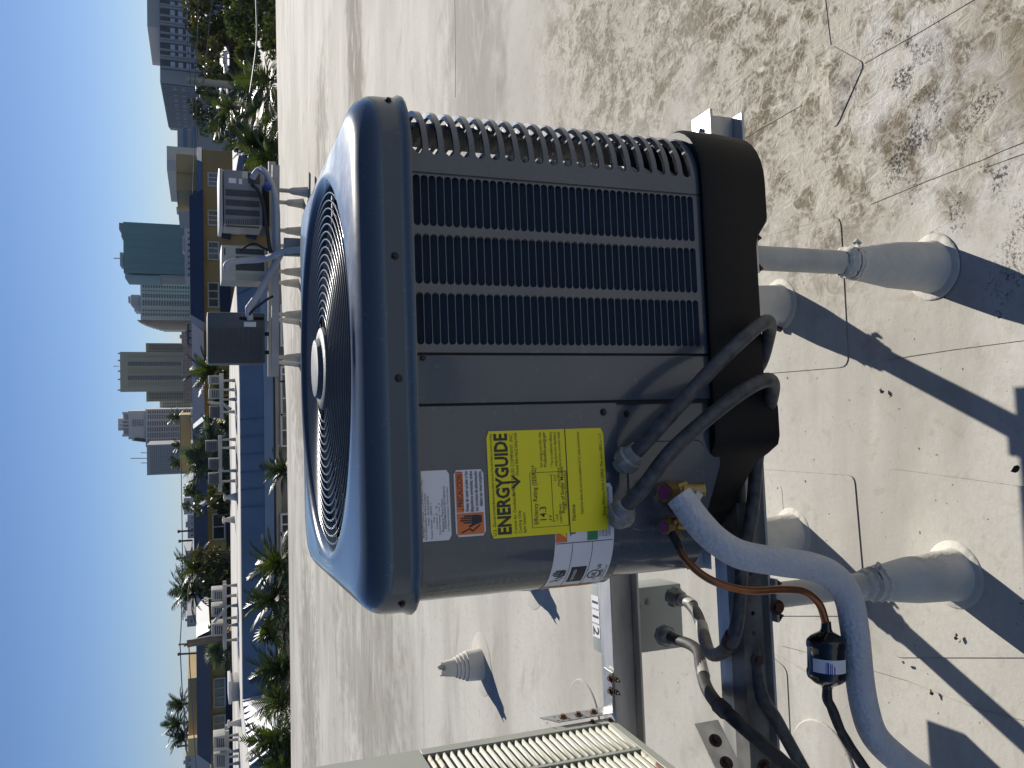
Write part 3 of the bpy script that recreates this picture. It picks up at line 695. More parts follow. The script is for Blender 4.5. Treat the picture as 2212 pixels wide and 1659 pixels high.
# 3 yellow energy sticker
s0, s1, z0, z1 = lab((1049, 932), (1311, 1144))
s1 += 0.0
c3 = sticker('energy_sticker', (s0, s1, z0, z1, -0.016), 0.0016, yellow, nx=16); Wd, Ht = s1-s0, z1-z0
fn3 = fnw(Wd, Ht, s1, z0, -0.016, 0.0021)
inky = mat('dark_print', (0.035, 0.035, 0.02), 0.5)
rows = [('U.S. Government', 0.02, 0.955, 0.036, 'LEFT', 0, 1.0), ('Federal law prohibits removal of this label before consumer purchase', 0.32, 0.957, 0.030, 'LEFT', 0, 0.85),
 ('ENERGYGUIDE', 0.025, 0.835, 0.150, 'LEFT', 0.035, 0.80), ('Central Air Conditioner', 0.03, 0.785, 0.036, 'LEFT', 0, 0.9), ('Cooling Only', 0.03, 0.748, 0.036, 'LEFT', 0, 0.9), ('Split System', 0.03, 0.711, 0.036, 'LEFT', 0, 0.9),
 ('RHEEM SALES COMPANY, INC.', 0.98, 0.785, 0.040, 'RIGHT', 0, 0.9), ('Model RA14AZ18AJ1NA', 0.98, 0.748, 0.036, 'RIGHT', 0, 0.9),
 ('Efficiency Rating (SEER2)*', 0.10, 0.605, 0.052, 'LEFT', 0.004, 0.85), ('14.3', 0.12, 0.535, 0.080, 'LEFT', 0.004, 0.9), ('13.8', 0.12, 0.435, 0.030, 'LEFT', 0, 1), ('27.0', 0.50, 0.435, 0.030, 'LEFT', 0, 1), ('Least Efficient', 0.10, 0.405, 0.030, 'LEFT', 0, 0.9), ('Most Efficient', 0.45, 0.405, 0.030, 'LEFT', 0, 0.9),
 ('Range of Similar Models', 0.19, 0.375, 0.042, 'LEFT', 0.006, 0.9), ('* Seasonal Energy Efficiency Ratio 2', 0.22, 0.355, 0.024, 'LEFT', 0, 0.9),
 ('For energy cost info, visit', 0.64, 0.545, 0.036, 'LEFT', 0, 0.9), ('Productinfo.energy.gov', 0.64, 0.510, 0.038, 'LEFT', 0.008, 0.9), ("* Your air conditioner's efficiency", 0.64, 0.455, 0.034, 'LEFT', 0, 0.85), ('rating may be better depending on', 0.64, 0.42, 0.034, 'LEFT', 0, 0.85), ('the coil your contractor installs', 0.64, 0.385, 0.034, 'LEFT', 0, 0.85),
 ('Notice', 0.11, 0.285, 0.046, 'LEFT', 0.008, 1), ('Federal law allows this unit to be installed in all U.S. states and territories.', 0.17, 0.215, 0.036, 'LEFT', 0, 0.95), ("Energy Efficiency Ratio 2 (EER2): This unit's EER2 is 11.7", 0.14, 0.02, 0.034, 'LEFT', 0.003, 0.85)]
letters(c3, fn3, Wd, Ht, rows, inky)
q = MB()
def rect2(x0, x1, y0, y1): q.poly([fn3(x0, y0), fn3(x1, y0), fn3(x1, y1), fn3(x0, y1)])
t = 0.004
for x0, x1, y0, y1 in ((0.07, 0.59, 0.655, 0.655+t), (0.07, 0.59, 0.345, 0.345+t), (0.07, 0.07+t, 0.345, 0.655), (0.59, 0.59+t, 0.345, 0.655), (0.12, 0.56, 0.475, 0.475+t), (0.12, 0.12+t, 0.46, 0.495), (0.56, 0.56+t, 0.46, 0.495), (0.0, 1.0, 0.335, 0.343)): rect2(x0, x1, y0, y1)
for xx in (0.13, 0.16): q.poly([fn3(xx, 0.50), fn3(xx+0.022, 0.52), fn3(xx, 0.52) if False else fn3(xx+0.011, 0.49)])
# the arrow that grows out of the Y
q.poly([fn3(*p) for p in ((0.505, 0.845), (0.525, 0.845), (0.525, 0.77), (0.505, 0.77))]); q.poly([fn3(*p) for p in ((0.455, 0.795), (0.515, 0.735), (0.575, 0.795), (0.575, 0.82), (0.515, 0.765), (0.455, 0.82))])
q.build('print_rules', inky, c3)
A3_ = lambda X, Y, ly: wm(T) @ Vector((face(X, Y, ly)[0], ly, face(X, Y, ly)[1]))
# --- service valves with magenta caps
def hexn(q, a, b_, r): q.tube([a, b_], r, 6)
def valve(s, z, k, name):
    v = MB(); p = wrap(s, z, 0.008); nrm = (wrap(s, z, 0) - wrap(s, z, 0.01)).normalized(); side = Vector((0, 0, 1)).cross(nrm)
    v.tube([p, p + nrm*0.030*k], 0.0105*k, 12)
    v.tube([p + nrm*0.030*k, p + nrm*0.030*k + Vector((0, 0, -0.030*k)) + nrm*0.010*k], 0.010*k, 12)
    hexn(v, p + nrm*0.020*k, p + nrm*0.036*k, 0.0135*k); 
    b0 = p + nrm*0.018*k; hexn(v, b0 - side*0.012*k, b0 - side*0.030*k - Vector((0, 0, 0.012*k)), 0.009*k)
    capA = p + nrm*0.030*k + Vector((0, 0, 0.006*k)); capB = capA + Vector((0, 0, 0.032*k)) + nrm*0.016*k
    v.tube([capA, capA.lerp(capB, 0.5)], 0.0085*k, 12); hexn(v, capA.lerp(capB, 0.45), capB, 0.0145*k)
    o = v.build(name, brass, T, smooth=40)
    d = (capB - capA).normalized(); c = MB(); c.tube([capB - d*0.0005, capB + d*0.0016], 0.0095*k, 20); c.build('valve_cap', magenta, o, smooth=40)
    return p
valve(0.236, 0.768, 1.15, 'suction_valve'); valve(0.290, 0.776, 0.85, 'liquid_valve')

m = MB(); a = Ai @ A3_(1500, 1186, 0.095); m.box(a.x-0.034, a.x+0.012, 0.093, 0.095, a.z-0.018, a.z+0.018); m.box(a.x-0.034, a.x+0.012, 0.070, 0.093, a.z-0.0185, a.z-0.0165); m.build('mounting_bracket', zinc, T, bevel=0.0006, seg=1)
# ================================================================ steel stand under the condenser
alu = mat('dull_aluminium', (0.50, 0.50, 0.49), 0.42, metal=0.55, var=0.22, scale=5, stretch=(1, 4, 4), bump=0.08, bscale=90)
pipeM = mat('grey_painted_pipe', (0.46, 0.45, 0.41), 0.5, var=0.15, scale=14, bump=0.1, bscale=60)
bootM = mat('white_boot_membrane', (0.60, 0.575, 0.51), 0.65, scale=9, col2=(0.50, 0.475, 0.41), bump=0.5, bscale=26, spec=0.3)
rust = mat('rusty_steel', (0.10, 0.038, 0.018), 0.75, col2=(0.03, 0.02, 0.016), scale=120, bump=0.3, bscale=200)
dullsteel = mat('weathered_steel', (0.20, 0.20, 0.20), 0.5, metal=0.5, col2=(0.09, 0.085, 0.08), scale=18)
ST = thing('equipment_stand', 'aluminium beam stand on four pipe legs under the new air conditioner', 'equipment stand', (ACX, ACY, 0), YAW)
RTOP = 0.572; RH = 0.078
def ibeam(m, x0, x1, yc, zt, h, w=0.064, tf=0.006, tw=0.006):
    m.box(x0, x1, yc-w/2, yc+w/2, zt-tf, zt); m.box(x0, x1, yc-w/2, yc+w/2, zt-h, zt-h+tf); m.box(x0, x1, yc-tw/2, yc+tw/2, zt-h+tf+0.0004, zt-tf-0.0004)
RY1, RY2 = 0.168, 0.680
for yc, xa, xb_ in ((RY1, -1.55, 0.478), (RY2, -1.55, 0.30)):
    m = MB(); ibeam(m, xa, xb_, yc, RTOP, RH); m.build('rail', alu, ST, bevel=0.0008, seg=1)
# slotted angle bolted along the front rail
m = MB(); HX = [-0.62 + 0.036*i for i in range(8)]
for (x0, x1, z0, z1) in ((-1.55, -0.275, RTOP+0.0006, RTOP+0.0036),): m.box(x0, x1, RY1-0.050, RY1-0.012, z0, z1)
hol = [[(x+0.0042*math.cos(2*PI*k/8), 0.553+0.0042*math.sin(2*PI*k/8)) for k in range(8)] for x in HX]
for yy in (RY1-0.053, RY1-0.050):
    m.holed([(-1.55, 0.532), (-0.275, 0.532), (-0.275, RTOP+0.0036), (-1.55, RTOP+0.0036)], hol, lambda x, z, yy=yy: Vector((x, yy, z)))
for a, b_ in (((-0.275, 0.532), (-0.275, RTOP+0.0036)), ((-1.55, 0.532), (-0.275, 0.532)), ((-1.55, RTOP+0.0036), (-0.275, RTOP+0.0036))):
    m.add([(a[0], RY1-0.053, a[1]), (b_[0], RY1-0.053, b_[1]), (b_[0], RY1-0.050, b_[1]), (a[0], RY1-0.050, a[1])], [(0, 1, 2, 3)])
m.build('slotted_angle', dullsteel, ST)
def bolt(m, p, ax, r=0.006, h=0.006, wash=True, stud=0.0):
    p = Vector(p); ax = Vector(ax).normalized()
    if wash: m.tube([p, p + ax*0.0015], r*1.75, 16)
    m.tube([p + ax*0.0015, p + ax*(0.0015+h)], r, 6)
    if stud: m.tube([p + ax*h, p + ax*(h+stud)], r*0.5, 8)
for p, ax in (((0.445, RY1+0.004, RTOP), (0, 0, 1)),):
    m = MB(); bolt(m, p, ax, 0.007, 0.006); m.build('bolt', zinc, ST, smooth=40)
for p, ax in (((-0.56, RY1-0.053, 0.55), (0, -1, 0)), ((-0.75, RY1-0.053, 0.548), (0, -1, 0)), ((-0.47, RY1-0.054, 0.500), (0, -1, 0.2))):
    m = MB(); bolt(m, p, ax, 0.008, 0.008); m.build('bolt', rust, ST, smooth=40)
Si = wm(ST).inverted()
def leg(px, ry, label=None, roughtop=True):
    w = gz(*px); p = Si @ w; p.y = ry; base = p
    rs = noise.noise(p*7)
    m = MB(); m.cyl((p.x, p.y, 0.02), (p.x, p.y, RTOP-RH-0.006), 0.0245, n=20); lg = m.build('leg', pipeM, ST, smooth=50)
    prof = [(0.072, 0.0), (0.071, 0.0015), (0.067, 0.003), (0.0565, 0.006), (0.0535, 0.016), (0.0515, 0.06), (0.049, 0.11), (0.0425, 0.155), (0.037, 0.19), (0.0345, 0.205), (0.034, 0.222)]
    m = MB(); nn = 36
    m.ring([[Vector((p.x + r*(1+0.035*noise.noise(Vector((math.cos(2*PI*k/nn)*1.5, math.sin(2*PI*k/nn)*1.5, z*14+rs*9))))*math.cos(2*PI*k/nn), p.y + r*(1+0.035*noise.noise(Vector((math.cos(2*PI*k/nn)*1.5, math.sin(2*PI*k/nn)*1.5, z*14+rs*9))))*math.sin(2*PI*k/nn), z + 0.002)) for k in range(nn)] for i, (r, z) in enumerate(prof)])
    bt = m.build('flashing_boot', bootM, lg, smooth=50)
    m = MB(); rings = []
    for i in range(9):
        z = 0.205 + 0.045*i/8; rr = 0.0355 - 0.008*(i/8) + 0.0035*math.sin(i*2.3+rs*5)
        rings.append([Vector((p.x + (rr + 0.0045*noise.noise(Vector((k*0.9, i*0.7, rs*30))))*math.cos(2*PI*k/nn), p.y + (rr + 0.0045*noise.noise(Vector((k*0.9, i*0.7, rs*30))))*math.sin(2*PI*k/nn), z + 0.004*noise.noise(Vector((k*0.5, 3, rs*20))))) for k in range(nn)])
    m.ring(rings); m.tube([(p.x+0.034, p.y-0.02, 0.216), (p.x+0.042, p.y-0.018, 0.222), (p.x+0.036, p.y-0.022, 0.232)], [0.006, 0.005, 0.003], 6)
    m.build('clamp_band', bootM, lg, smooth=60)
    # bearing plates at the head of the pipe with rusty studs
    m = MB(); m.box(p.x-0.040, p.x+0.040, ry-0.045, ry+0.045, RTOP-RH-0.0065, RTOP-RH-0.0005); m.build('bearing_plate', alu, lg, bevel=0.001, seg=1)
    m = MB(); bolt(m, (p.x+0.030, ry-0.038, RTOP-RH-0.0066), (0, 0, -1), 0.0055, 0.006, True, 0.006); bolt(m, (p.x-0.030, ry-0.038, RTOP-RH-0.0066), (0, 0, -1), 0.0055, 0.006, True, 0.006); m.build('bolt', rust, lg, smooth=40)
    return p
L1 = leg((2050, 568), RY1); L2 = leg((1715, 650), RY2); L3 = leg((2125, 1250), RY1); L4 = leg((1760, 1160), RY2)

# ================================================================ conduits and pipes
hose = mat('grey_ribbed_conduit', (0.030, 0.031, 0.033), 0.55, col2=(0.10, 0.105, 0.11), scale=55, bump=0.05, bscale=160, lo=0.3, hi=0.75)
hosed = mat('dark_ribbed_conduit', (0.035, 0.036, 0.038), 0.6, col2=(0.012, 0.012, 0.013), scale=50, bump=0.05, bscale=160)
fit = mat('grey_plastic_fitting', (0.20, 0.205, 0.21), 0.5, var=0.3, scale=60, bump=0.1, bscale=100)
def ribbed(name, pts, r, material, label, cat, group=None, pitch=0.0048, amp=0.014, n=16):
    p0 = smoothpath(pts, 24); L = [0.0]
    for a, b_ in zip(p0, p0[1:]): L.append(L[-1] + (b_-a).length)
    cnt = int(L[-1]/pitch*4); path = []; rs = []; j = 0
    for i in range(cnt+1):
        d = L[-1]*i/cnt
        while j < len(L)-2 and L[j+1] < d: j += 1
        t = (d-L[j])/max(1e-9, L[j+1]-L[j]); path.append(p0[j].lerp(p0[j+1], t)); rs.append(r*(1 + amp*math.sin(2*PI*d/pitch)))
    o = thing(name, label, cat, tuple(p0[0]), 0, group)
    m = MB(); m.tube(path, rs, n); m.build('hose', material, o, True, smooth=70); return o, p0
A3 = lambda X, Y, ly: wm(T) @ Vector((face(X, Y, ly)[0], ly, face(X, Y, ly)[1]))
def fitting(o, p, d, r):
    d = d.normalized(); m = MB(); p = Vector(p)
    m.tube([p - d*0.012, p - d*0.002], r*1.15, 20); m.tube([p - d*0.002, p + d*0.004, p+d*0.014, p + d*0.016], [r*1.75, r*1.85, r*1.85, r*1.6], 8); m.tube([p + d*0.016, p + d*0.020, p + d*0.028, p+d*0.030], [r*1.5, r*1.45, r*1.25, r*1.1], 24)
    m.build('connector', fit, o, True, smooth=35)
o1, p = ribbed('flexible_conduit', [A3(1348, 1000, -0.012), A3(1385, 965, -0.040), A3(1440, 905, -0.062), A3(1530, 806, -0.078), A3(1600, 737, -0.080), A3(1644, 700, -0.066), A3(1661, 697, -0.040), A3(1660, 725, 0.0), A3(1640, 790, 0.05), wm(T) @ Vector((-0.06, 0.16, 0.53)), wm(T) @ Vector((-0.2, 0.154, 0.546)), wm(T) @ Vector((-0.34, 0.154, 0.548)), wm(T) @ Vector((-0.44, 0.150, 0.545)), A3(1640, 1480, 0.122), A3(1680, 1560, 0.118), A3(1740, 1670, 0.11)], 0.0118, hose, 'grey ribbed conduit looping from the upper fitting over the black base', 'conduit', 'power conduits of the new unit')
fitting(o1, p[0], p[3]-p[0], 0.0118)
o2, p = ribbed('flexible_conduit', [A3(1338, 1118, -0.012), A3(1352, 1095, -0.030), A3(1388, 1055, -0.045), A3(1450, 975, -0.062), A3(1530, 902, -0.072), A3(1605, 845, -0.075), A3(1650, 822, -0.066), A3(1668, 828, -0.042), A3(1665, 862, 0.0), A3(1645, 930, 0.05), A3(1634, 1000, 0.09), A3(1625, 1100, 0.10), A3(1604, 1215, 0.10), A3(1597, 1300, 0.085), A3(1590, 1355, 0.08), A3(1577, 1390, 0.095), A3(1552, 1413, 0.16), A3(1532, 1408, 0.25), A3(1520, 1370, 0.36), A3(1505, 1325, 0.46), A3(1482, 1298, 0.54), A3(1462, 1290, 0.59)], 0.0122, hose, 'grey ribbed conduit from the lower fitting that ends at the switch box', 'conduit', 'power conduits of the new unit')
fitting(o2, p[0], p[4]-p[0], 0.0122)
# pale taped stretches on the switch box end
light = mat('grey_pvc_jacket', (0.36, 0.36, 0.34), 0.5, var=0.1, scale=40)
m = MB(); m.tube(smoothpath([A3(1497, 1308, 0.50), A3(1482, 1298, 0.54), A3(1468, 1292, 0.58)], 6), 0.0130, 14); m.build('bare_jacket', light, o2, True, smooth=60); m = MB(); m.tube(smoothpath([A3(1523, 1385, 0.33), A3(1519, 1366, 0.37), A3(1515, 1350, 0.40)], 6), 0.0130, 14); m.build('bare_jacket', light, o2, True, smooth=60)
fitting(o2, A3(1452, 1288, 0.60), A3(1462, 1291, 0.59) - A3(1452, 1288, 0.60), 0.0135)
o3, p = ribbed('flexible_conduit', [A3(1440, 1372, 0.63), A3(1462, 1382, 0.57), A3(1490, 1392, 0.50), A3(1508, 1408, 0.43), A3(1514, 1440, 0.36), A3(1524, 1480, 0.27), A3(1545, 1515, 0.17), A3(1580, 1548, 0.09), A3(1625, 1588, 0.06), A3(1690, 1645, 0.04), A3(1740, 1690, 0.02)], 0.0122, hosed, 'dark ribbed conduit running from the lower box fitting to the picture corner', 'conduit', 'power conduits of the new unit')
fitting(o3, A3(1434, 1372, 0.635), A3(1462, 1382, 0.57) - A3(1440, 1372, 0.63), 0.0140)
m = MB(); m.tube(smoothpath([A3(1512, 1425, 0.40), A3(1516, 1445, 0.35), A3(1520, 1462, 0.31)], 6), 0.0131, 14); m.build('bare_jacket', light, o3, True, smooth=60)
m = MB(); m.tube([A3(1553, 1524, 0.15), A3(1566, 1536, 0.12)], 0.0150, 14); m.build('pipe_strap', rust, o3, True, smooth=60)
m = MB(); m.tube([A3(1584, 1372, 0.086), A3(1574, 1393, 0.10)], 0.0148, 14); m.build('pipe_strap', rust, o2, True, smooth=60)

foam = mat('white_pipe_insulation', (0.52, 0.53, 0.55), 0.65, var=0.05, scale=30, bump=0.45, bscale=140, detail=5)
sp = smoothpath([A3(1466, 1071, -0.050), A3(1482, 1092, -0.058), A3(1510, 1130, -0.072), A3(1548, 1168, -0.085), A3(1600, 1198, -0.100), A3(1680, 1213, -0.115), A3(1752, 1224, -0.120), A3(1800, 1246, -0.120), A3(1832, 1290, -0.115), A3(1846, 1360, -0.108), A3(1855, 1450, -0.100), A3(1868, 1530, -0.092), A3(1890, 1590, -0.088), A3(1940, 1640, -0.085), A3(2010, 1690, -0.085)], 10)
o4 = thing('insulated_pipe', 'thick white insulated pipe bending down from the brass valves', 'insulated pipe', tuple(sp[0]))
m = MB(); m.tube(sp, [0.0222 + 0.0008*noise.noise(q*14) for q in sp], 28); m.build('insulation', foam, o4, True, smooth=60)
m = MB(); a = A3(1500, 1080, -0.03); m.obox(a, (0.03, 0.012, 0.014), Matrix.Rotation(0.6, 3, 'Y')); m.build('torn_flap', foam, o4, True, bevel=0.003)
copper = mat('tarnished_copper', (0.36, 0.15, 0.065), 0.36, metal=0.85, col2=(0.07, 0.04, 0.028), scale=9, lo=0.35, hi=0.7, detail=5)
blackcu = mat('black_coated_pipe', (0.018, 0.017, 0.017), 0.45, bump=0.5, bscale=60)
cpth = smoothpath([A3(1452, 1152, -0.030), A3(1465, 1178, -0.046), A3(1478, 1205, -0.058), A3(1515, 1240, -0.070), A3(1560, 1263, -0.080), A3(1620, 1276, -0.088), A3(1690, 1273, -0.092), A3(1738, 1278, -0.094), A3(1768, 1302, -0.094), A3(1781, 1335, -0.094), A3(1785, 1360, -0.094)], 10)
o5 = thing('copper_pipe', 'thin brown copper pipe curving from the small valve to the black drier', 'copper pipe', tuple(cpth[0]))
m = MB(); m.tube(cpth, 0.0062, 14); m.build('pipe', copper, o5, True, smooth=60)
m = MB(); m.tube(cpth[:14], 0.0073, 12); m.build('sleeve', blackcu, o5, True, smooth=60)
# filter drier
A = A3(1785, 1358, -0.094); B = A3(1787, 1488, -0.094); ax = (B-A).normalized(); ln = (B-A).length
o6 = thing('filter_drier', 'black cylindrical filter drier with small white label beside the white pipe', 'filter drier', tuple((A+B)/2))
qz = ax.to_track_quat('Z', 'Y').to_matrix().to_4x4()
gloss = mat('black_gloss_paint', (0.008, 0.008, 0.009), 0.12, coat=0.5)
m = MB(); m.lathe([(0.0072, -0.012), (0.0082, 0.0), (0.010, 0.004), (0.024, 0.012), (0.0300, 0.018), (0.0312, 0.022), (0.0312, 0.028), (0.0298, 0.031), (0.0298, ln-0.031), (0.0312, ln-0.028), (0.0312, ln-0.022), (0.0295, ln-0.017), (0.022, ln-0.010), (0.009, ln-0.004), (0.0075, ln)], A, 40, qz); m.build('canister', gloss, o6, True, smooth=28)
toc = (Vector((0, 0, EYE)) - (A+B)/2).normalized(); toc = (toc - toc.dot(ax)*ax).normalized(); sd_ = ax.cross(toc)
def onc(th, t, off): 
    r = 0.0298 + off; return A + ax*(ln*t) + r*(math.cos(th)*toc + math.sin(th)*sd_)
sgn = 1 if (sd_.z < 0) else -1
m = MB(); m.ring([[onc(sgn*(-0.75+1.9*i/12), 0.46, 0.0006), onc(sgn*(-0.75+1.9*i/12), 0.74, 0.0006)] for i in range(13)], close=False); lb = m.build('drier_label', paper, o6, True, smooth=60)
blueink = mat('blue_ink', (0.04, 0.05, 0.30), 0.5)
m = MB()
for a0, a1, t0, t1 in ((0.02, 0.10, 0.50, 0.70), (0.16, 0.20, 0.52, 0.69), (0.24, 0.28, 0.52, 0.69), (0.36, 0.41, 0.56, 0.70), (-0.06, -0.03, 0.49, 0.72)): m.poly([onc(sgn*a0, t0, 0.001), onc(sgn*a1, t0, 0.001), onc(sgn*a1, t1, 0.001), onc(sgn*a0, t1, 0.001)])
m.poly([onc(sgn*0.31, 0.69, 0.001), onc(sgn*0.46, 0.69, 0.001), onc(sgn*0.385, 0.735, 0.001)])
m.build('label_print', blueink, lb, True)
pt = smoothpath([B - ax*0.004, B + ax*0.016, A3(1797, 1530, -0.094), A3(1818, 1582, -0.094), A3(1852, 1636, -0.094), A3(1890, 1690, -0.094)], 8)
o7 = thing('liquid_pipe', 'thin black pipe drooping from the drier to the picture corner', 'pipe', tuple(B))
m = MB(); m.tube(pt, [0.0078 + 0.0007*noise.noise(q*60) for q in pt], 12); m.build('pipe', blackcu, o7, True, smooth=60)

# ================================================================ disconnect switch box hanging behind the rear rail
boxm = mat('grey_switch_box', (0.30, 0.325, 0.31), 0.45, var=0.04, scale=6)
def R3(lx, ly, z): return wm(ST) @ Vector((lx, ly, z))
BX = thing('switch_box', 'pale grey electrical switch box numbered 112 hung behind the rear rail', 'switch box', tuple(R3(-0.66, 0.76, 0.30)), YAW)
Bi = wm(BX).inverted()
def B3(X, Y, ly): p = wm(T) @ Vector((face(X, Y, ly)[0], ly, face(X, Y, ly)[1])); return Bi @ p
fy = 0.735
c00 = B3(1300, 1282, fy); c11 = B3(1473, 1392, fy)
bx1, bx0 = c00.x + 0.004, c11.x - 0.008; bz0 = B3(1474, 1330, fy).z; bz1 = bz0 + 0.198; byf = c00.y
m = MB(); m.box(bx0, bx1, byf, byf+0.10, bz0, bz1); bb = m.build('box', boxm, BX, bevel=0.004)
m = MB(); m.box(bx0-0.004, bx1+0.004, byf+0.055, byf+0.107, bz1-0.012, bz1+0.004); m.build('lid', boxm, BX, bevel=0.003)
kn = mat('knockout_metal', (0.20, 0.21, 0.21), 0.35, metal=0.6)
for X, Y in ((1348, 1282), (1372, 1280), (1381, 1310), (1377, 1385), (1400, 1300)):
    p = B3(X, Y, fy); q = MB(); q.tube([(p.x, byf+0.002, p.z), (p.x, byf-0.0015, p.z), (p.x, byf-0.003, p.z)], [0.0085, 0.0085, 0.006], 14); q.build('knockout', kn, BX, smooth=40)
m = MB()
for X, Y in ((1365, 1299), (1370, 1356)):
    p = B3(X, Y, fy); m.box(p.x-0.006, p.x+0.006, byf-0.001, byf+0.003, p.z-0.006, p.z+0.006)
m.build('square_hole', darkm, BX)
q = MB(); q.torus((bx1-0.05, byf+0.04, 0), 0.012, 0.0006, 20, 4)
# number tiles on the top edge
TL = 0.030
for i, ch in enumerate('112'):
    x = bx1 - 0.040 - 0.036*i; m = MB(); m.box(x-0.0155, x+0.0155, byf+0.060, byf+0.0615+0.040, bz1+0.0045, bz1+0.0062)
    tl = m.build('number_tile', paper, BX)
    lettering([(ch, 0, 0, 0.046, 'CENTER', 0.02, 1.0)], tl, lambda a, b_, x=x: Vector((x - a, byf+0.096 - b_, bz1+0.0066)), ink)

# ================================================================ old beige louvered unit on the left
beige = mat('faded_beige_paint', (0.38, 0.39, 0.345), 0.5, var=0.05, scale=4)
slatm = mat('cream_louver_paint', (0.52, 0.515, 0.42), 0.5, var=0.05, scale=6)
rustslat = mat('rusted_louver', (0.55, 0.53, 0.42), 0.6, col2=(0.20, 0.075, 0.035), scale=22, lo=0.45, hi=0.55)
UX, UY, UZ, UT = -0.795, 1.785, 0.585, 1.36
U = thing('louvered_unit', 'old faded beige louvered unit cut off at the left of the stand', 'air conditioner', (UX, UY, UZ), 0.01)
UH = UT - UZ; UD = 0.72
# side face lies at x=0, runs towards the viewer along -y
m = MB(); m.box(-0.70, -0.030, -UD, 0.0, 0, UH); m.build('cabinet', beige, U, bevel=0.004)
rows_ = [(-0.030, -0.170), (-0.183, -0.325), (-0.338, -0.480), (-0.493, -0.635)]
z0_, z1_ = 0.020, 0.468
m = MB(); 
def ub(y0, y1, za, zb_): m.box(-0.029, 0.0, y0, y1, za, zb_)
ub(-UD, 0.0, z1_, UH-0.012); ub(-UD, 0.0, 0.0, z0_)
ys_ = [0.0] + [v for r in rows_ for v in r] + [-UD]
for i in range(0, len(ys_), 2): ub(ys_[i+1], ys_[i], z0_+0.0002, z1_-0.0002)
fr = m.build('face_frame', beige, U, bevel=0.0012, seg=1)
m = MB(); m.box(-0.70, 0.003, -UD-0.003, 0.004, UH-0.0115, UH+0.012); m.build('top_cover', beige, U, bevel=0.004)
m = MB(); m.box(-0.0288, -0.026, -UD+0.01, -0.005, z0_, z1_); m.build('dark_backing', darkm, U)
NSL = 27; ps = (z1_-z0_)/NSL; q = MB(); w_ = 0.14
# each slat leans outwards towards its lower edge and closes against the frame at its ends
rws = []
for t in (0, 0.2, 0.55, 0.85, 1.0):
    zz = ps*0.42 - ps*0.78*t; xx = -0.022 + 0.0215*math.sin(PI/2*t)
    e = 0.006*(1-t)
    rws.append([(-0.0255, -w_/2+0.0003, zz+0.001), (xx, -w_/2+0.004+e, zz), (xx, w_/2-0.004-e, zz), (-0.0255, w_/2-0.0003, zz+0.001)])
q.ring(rws, close=False)
sl0 = q.build('louver', slatm, U, smooth=60); first = True
rs_me = sl0.data.copy(); rs_me.materials[0] = rustslat
for ri, (ya, yb) in enumerate(rows_):
    for k in range(NSL):
        M_ = Matrix.Translation((0, (ya+yb)/2, z0_ + (k+0.5)*ps)) @ Matrix.Diagonal((1, abs(yb-ya)/w_, 1, 1))
        if first: sl0.matrix_basis = M_; first = False; continue
        c = inst(sl0, U, M_)
        if k in (NSL-1, NSL-2, 0): c.data = rs_me
for y, z in ((-0.018, 0.012), (-0.012, 0.055)):
    m = MB(); bolt(m, (0.0005, y, z), (1, 0, 0), 0.0045, 0.005); m.build('screw', rust, U, smooth=40)
# perforated angle bracket from the unit's back corner to the rear rail
brm = mat('galvanised_bracket', (0.42, 0.43, 0.43), 0.4, metal=0.6, var=0.15, scale=30)
m = MB(); bh = 0.165
hol = [[(y_+0.0028*math.cos(2*PI*k/8), z_+0.0028*math.sin(2*PI*k/8)) for k in range(8)] for y_, z_ in [(yy, 0.02+0.028*i) for i in range(6) for yy in (0.012, 0.034)]]
for x_ in (0.0065, 0.0085): m.holed([(0.004, -0.004), (0.046, -0.004), (0.046, bh), (0.004, bh-0.03)], hol, lambda y, z, x_=x_: Vector((x_, y-0.002, z)))
for a, b_ in (((0.002, bh-0.03), (0.044, bh)), ((0.044, -0.004), (0.044, bh)), ((0.002, -0.004), (0.002, bh-0.03))): m.add([(0.0065, a[0], a[1]), (0.0065, b_[0], b_[1]), (0.0085, b_[0], b_[1]), (0.0085, a[0], a[1])], [(0, 1, 2, 3)])
m.box(0.0065, 0.105, 0.0, 0.044, -0.0065, -0.004)
br_ = m.build('angle_bracket', brm, U)
for z in (0.035, 0.075, 0.115):
    m = MB(); bolt(m, (0.0088, 0.022, z), (1, 0, 0), 0.0058, 0.006); m.build('bolt', mat('rusty_brass_bolt', (0.24, 0.15, 0.08), 0.5, metal=0.5, col2=(0.11, 0.05, 0.03), scale=200), br_, smooth=40)
for x in (0.060, 0.090):
    m = MB(); bolt(m, (x, 0.006, -0.004), (0, 0, 1), 0.006, 0.006); bolt(m, (x, -0.002, -0.012), (0, -1, 0), 0.006, 0.008, False, 0.012); m.build('bolt', rust, br_, smooth=40)
